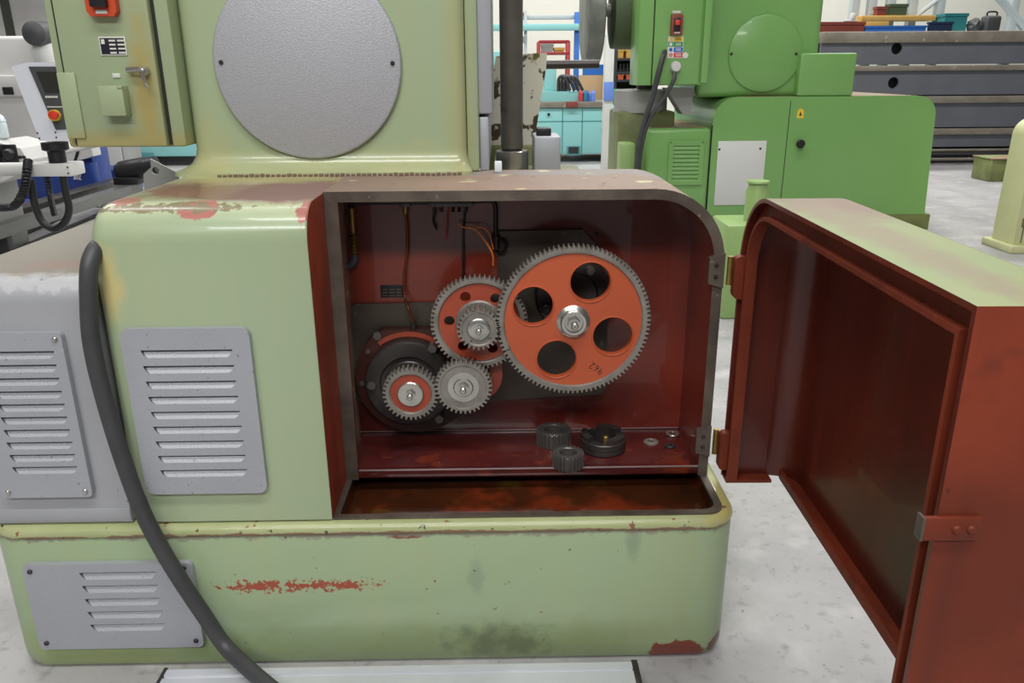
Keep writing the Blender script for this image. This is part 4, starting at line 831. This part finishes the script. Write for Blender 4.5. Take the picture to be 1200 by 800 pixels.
for k, seg_ in enumerate(([((0, 0), (1, 1)), ((0, 1), (1, 0))], [((0, 1), (.5, .5)), ((1, 1), (.5, .5)), ((.5, .5), (.5, 0))], [((0, 1), (1, 1)), ((1, 1), (0, 0)), ((0, 0), (1, 0))])):
    for p_, q_ in seg_: tube(bm, [V((A[0]+w_*(k+.85*p_[0]), LY+.048, A[2]+h_*p_[1])), V((A[0]+w_*(k+.85*q_[0]), LY+.048, A[2]+h_*q_[1]))], .006, 5, 0)
obj('lettering', bm, 'white_label', LW)
ptube('cover_cable', 'black_plastic', LW, [(91, 171, LY-.09), (91, 178, LY-.09), (88, 188, LY-.085)], .011, 6)
# control pendant on its arm
PYY = 3.0
CP = thing('control_pendant', 'white control pendant with dark screen and emergency stop on a swivel arm', 'control panel', (at_y(65, 190, PYY).x, PYY, at_y(65, 207, PYY).z))
pr = [ip(x, y, PYY) for x, y in ((13, 78), (31, 73), (78, 74), (92, 165), (46, 165), (44, 158))]
obj('housing', prism(nb(), pr, PYY, PYY+.18), 'panel_white', CP, bev=.006)
pr2 = [ip(x, y, PYY) for x, y in ((34, 78), (80, 78), (90, 151), (66, 152))]; kp = obj('key_panel', prism(nb(), pr2, PYY-.006, PYY+.001), 'panel_dark', CP)
pr3 = [ip(x, y, PYY) for x, y in ((43, 84), (78, 84), (82, 108), (54, 109))]; obj('screen', prism(nb(), pr3, PYY-.008, PYY-.005), 'screen', kp)
for k in range(7): v = at_y(55+k*2.1, 113.5, PYY); bx('key', 'white_label', kp, v.x-.0036, v.x+.0036, PYY-.010, PYY-.005, v.z-.005, v.z+.005, .001)
pr4 = [ip(x, y, PYY) for x, y in ((56, 124.5), (88, 124.5), (88, 125.8), (56.5, 125.8))]; obj('panel_line', prism(nb(), pr4, PYY-.008, PYY-.005), 'white_label', kp)
v = at_y(66, 135, PYY); bm = nb(); lathe(bm, [(.027, .002), (.027, -.024), (.0005, -.024)], (v.x, PYY-.006, v.z), 'y', 20); es = obj('emergency_stop', bm, 'yellow', CP)
bm = nb(); lathe(bm, [(.015, 0), (.015, -.018), (.021, -.024), (.021, -.036), (.0005, -.04)], (v.x+.014, PYY-.028, v.z+.003), 'y', 20); obj('push_button', bm, 'estop_red', es)
for q in ((44, 156), (65, 155), (46, 162), (66, 161)): screw(CP, at_y(*q, PYY-.001), .0045)
v = at_y(64, 168, PYY+.09); zt_, zb2 = v.z, at_y(66, 193, PYY+.09).z
bm = nb(); lathe(bm, [(.042, zb2-zt_-.05), (.042, -.04), (.064, -.03), (.064, .006)], (v.x, PYY+.09, zt_), 'z', 24); obj('swivel_neck', bm, 'black_plastic', CP)
A = px_rect(33, 192, 83, 207, PYY+.03); bx('arm', 'machine_white', CP, A[0], A[1], PYY+.03, PYY+.18, A[2], A[3], .007)
for q in ((79, 196), (80, 203)): screw(CP, at_y(*q, PYY+.028), .0045)
zl2 = (A[2]+A[3])/2; xl2 = at_y(-45, 200, PYY+.1).x; obj('arm_link', tube(nb(), [V((A[0]+.03, PYY+.1, zl2)), V((xl2+.1, PYY+.1, zl2)), V((xl2, PYY+.2, zl2)), V((xl2-.1, LY-.5, zl2)), V((xl2-.1, LY-.01, zl2))], .035, 12, 4), 'machine_white', CP)
ptube('cable_loop', 'black_plastic', CP, [(74, 206, PYY+.08), (77, 225, PYY+.08), (81, 245, PYY+.08), (76, 260, PYY+.08), (64, 268, PYY+.08), (50, 260, PYY+.08), (41, 240, PYY+.08), (36, 210, PYY+.08)], .019, 10, 8)
def coil(bm, pts, R_, r, turns):
    p = smooth_pts(pts, 24); o_ = []; N_ = turns*8
    for i in range(N_+1):
        s_ = i/N_*(len(p)-1); k_ = min(int(s_), len(p)-2); q_ = p[k_].lerp(p[k_+1], s_-k_); t_ = (p[k_+1]-p[k_]).normalized(); n1 = t_.orthogonal().normalized(); n2 = t_.cross(n1); a_ = 2*PI*i/8
        o_.append(q_+(n1*math.cos(a_)+n2*math.sin(a_))*R_)
    tube(bm, o_, r, 5, 0)
bm = nb(); coil(bm, [at_y(*q) for q in ((33, 188, PYY+.05), (31, 205, PYY-.03), (27, 225, PYY), (18, 240, PYY+.08), (2, 243, PYY+.08), (-14, 240, PYY+.08))], .017, .0065, 34); obj('coiled_cord', bm, 'black_plastic', CP)
bm = nb(); coil(bm, [at_y(*q) for q in ((55, 207, PYY+.14), (58, 225, PYY+.15), (61, 240, PYY+.15), (64, 252, PYY+.15))], .012, .0055, 20); obj('coiled_cord', bm, 'black_plastic', CP)
# beige operator box with knobs, bottle on it
OY = 3.4
OB = thing('operator_box', 'beige operator box with black knobs beside the control pendant', 'control box', (at_y(-30, 190, OY).x, OY+.1, 0))
pp = [ip(x, y, OY) for x, y in ((-60, 172), (-10, 165), (24, 174), (32, 188), (31, 200), (-5, 216), (-60, 216))]
obj('box_body', prism(nb(), pp, OY, OY+.35), 'machine_white', OB, bev=.009)
bx('pedestal', 'machine_grey', OB, pp[0][0], pp[1][0]-.08, OY+.05, OY+.3, 0, pp[6][1]+.005, .006)
for x in (13.5, -2):
    v = at_y(x, 180, OY); bx('knob_plate', 'black_plastic', OB, v.x-.042, v.x+.035, OY-.009, OY+.001, v.z-.05, v.z+.05, .004); bm = nb(); lathe(bm, [(.030, .0), (.030, -.03), (.022, -.042), (.0005, -.042)], (v.x, OY-.008, v.z), 'y', 16); obj('knob', bm, 'black_plastic', OB)
for x in (24, 28.5): v = at_y(x, 184, OY); bm = nb(); lathe(bm, [(.009, .001), (.009, -.009), (.0005, -.009)], (v.x, OY, v.z), 'y', 12); obj('button', bm, 'black_plastic', OB)
v = at_y(4, 172, OY+.12); xs = v.x; tt_ = (xs-pp[1][0])/(pp[2][0]-pp[1][0]); zb_ = pp[1][1]+tt_*(pp[2][1]-pp[1][1])+.004
bt_ = thing('water_bottle', 'clear plastic bottle with green cap on the operator box', 'bottle', (xs, OY+.12, zb_))
bm = nb(); lathe(bm, [(.036, 0), (.040, .006), (.040, .075), (.037, .082), (.040, .09), (.031, .116), (.015, .130), (.015, .140)], (xs, OY+.12, zb_), 'z', 20); obj('bottle_body', bm, 'bottle', bt_)
bm = nb(); lathe(bm, [(.018, 0), (.018, .019), (.016, .020)], (xs, OY+.12, zb_+.138), 'z', 16); obj('cap', bm, 'green_cap', bt_)
# low cabinets farther off, orange canister
A = px_rect(108, 203, 142, 216, 6.2); bc_ = thing('blue_cabinet', 'pale blue low cabinet with a dark blue top edge behind the rails', 'cabinet', (A[0], 6.4, 0))
bx('cabinet_body', 'light_blue', bc_, A[0]-.1, A[1]+.15, 6.2, 6.6, 0, A[3]-.04, .01); bx('worktop', 'cobalt', bc_, A[0]-.1, A[1]+.15, 6.17, 6.6, A[3]-.04, A[3]+.03, .006)
A = px_rect(100, 168, 146, 202, 6.9); bg_ = thing('beige_cabinet', 'beige metal cabinet behind the pale blue low cabinet', 'cabinet', (A[0], 7.1, 0))
bx('cabinet_body', 'machine_grey', bg_, A[0], A[1], 6.9, 7.3, 0, A[3]+.3, .01); bx('cabinet_door', 'machine_white', bg_, A[0]+.02, A[1]-.02, 6.885, 6.902, .05, A[3]+.28, .004)
v = at_y(16, 238, 4.2); o = obj('orange_canister', lathe(nb(), [(.035, 0), (.042, .012), (.042, .10), (.03, .125), (.012, .13), (.012, .15)], (v.x, 4.2, v.z), 'z', 20), 'orange_bin'); tag(o, 'orange red canister under the beige operator box', 'canister')
zc_ = o.location.z; o = bx('low_shelf', 'cobalt', None, o.location.x-.4, o.location.x+.1, 4.05, 4.4, 0, zc_-.0005, .006); tag(o, 'low blue shelf carrying the orange canister', 'shelf')
# turquoise machine seen under the electrical cabinet
TQ = thing('turquoise_machine', 'turquoise machine bed seen below the electrical cabinet', 'machine', (-3.6, 8.4, 0))
A = px_rect(143, 150, 230, 191, 8.0); bx('bed', 'turquoise', TQ, A[0], A[1], 8.0, 8.8, .1, A[3], .02); bx('foot', 'beam_dark', TQ, A[0]+.05, A[1]-.05, 8.05, 8.7, 0, .102, .004)
A = px_rect(164, 179, 180, 188, 7.99); bx('vent_opening', 'turquoise_dark', TQ, A[0], A[1], 7.985, 8.002, A[2], A[3], .004)
# steel rails on trestles, motor, guard plate, cords and film beside the left bed
zr = .2
def rail(p0, p1, w_, h_, m, label):
    a, b = at_z(*p0, zr), at_z(*p1, zr); x = (a.x+b.x)/2; y0 = a.y-.12
    r = thing('steel_rail', label, 'rail', (x, (y0+b.y)/2, 0)); bx('bar', m, r, x-w_, x+w_, y0, b.y, zr-h_, zr, .004)
    for y in (y0+.1, b.y-.35): bx('trestle', 'beam_dark', r, x-w_*.7, x+w_*.7, y, y+.05, 0, zr-h_, .003)
    return x, b.y
rx, ry_ = rail((0, 262), (160, 213), .045, .07, 'bed_steel', 'long grey steel rail lying parallel to the grey bed')
rx2, ry2 = rail((0, 249), (152, 204.5), .065, .06, 'dark_steel', 'long black steel rail behind the grey rail')
mm = thing('black_motor', 'black cylindrical motor lying across the ends of the rails', 'motor', (-2.3, 4.8, zr))
my = ry_-.1; a, b = at_y(138, 202, my), at_y(184, 193, my); dz = zr+.0795-min(a.z, b.z); 
bm = nb(); tube(bm, [a, a.lerp(b, .1), a.lerp(b, .11), a.lerp(b, .7), a.lerp(b, .71), b], lambda t: (.06, .068, .076, .076, .068, .066)[min(5, int(t*5+.5))], 20, 0); obj('motor_body', bm, 'black_plastic', mm)
bx('motor_foot', 'black_plastic', mm, rx-.09, rx+.09, my-.08, my+.08, zr+.0005, max(zr+.03, at_y(150, 200, my).z-.04), .004)
gy = .74
gpz = thing('guard_plate', 'bent grey sheet metal guard plate standing on the left bed', 'guard plate', (-.5, gy, .7005))
pp = [ip(161, 233, gy), ip(209, 233, gy), ip(209, 203, gy), ip(176, 186, gy), ip(177, 196, gy), ip(168, 204, gy)]
zb_ = .7008; pp[0] = (max(pp[0][0], -.553), zb_); pp[1] = (pp[1][0], zb_)
h_ = at_y(182, 200, gy); obj('sheet', prism(nb(), pp, gy, gy+.005, 'y', [circ(h_.x, h_.z, .009, 20)]), 'guard_grey', gpz, bev=.001)
bx('foot_flange', 'guard_grey', gpz, pp[0][0], pp[1][0], gy+.005, gy+.05, zb_, zb_+.004, .001)
for k, (q, lab) in enumerate((([(0, 302), (40, 283), (90, 262), (150, 236)], 'thin black cord on the floor running along the grey bed'), ([(0, 287), (35, 271), (80, 251), (112, 238)], 'second thin black cord on the floor beside the rails'))):
    o = obj('extension_lead', tube(nb(), [at_z(x, y, .012) for x, y in q], .011, 6), 'black_plastic'); tag(o, lab, 'cord')
bm = nb(); rnd = random.Random(3); bmesh.ops.create_grid(bm, x_segments=18, y_segments=12, size=1)
cf = at_z(132, 236, 0)
for v_ in bm.verts: v_.co = V((cf.x+.2+v_.co.x*.2+v_.co.y*.05, cf.y-.1+v_.co.y*.2, .004+abs(rnd.gauss(0, .05))*(1-.8*max(abs(v_.co.x), abs(v_.co.y)))))
o = obj('plastic_film', bm, 'tape_silver', None, smooth=0); tag(o, 'crumpled shiny plastic film lying on the floor by the rails', 'film')
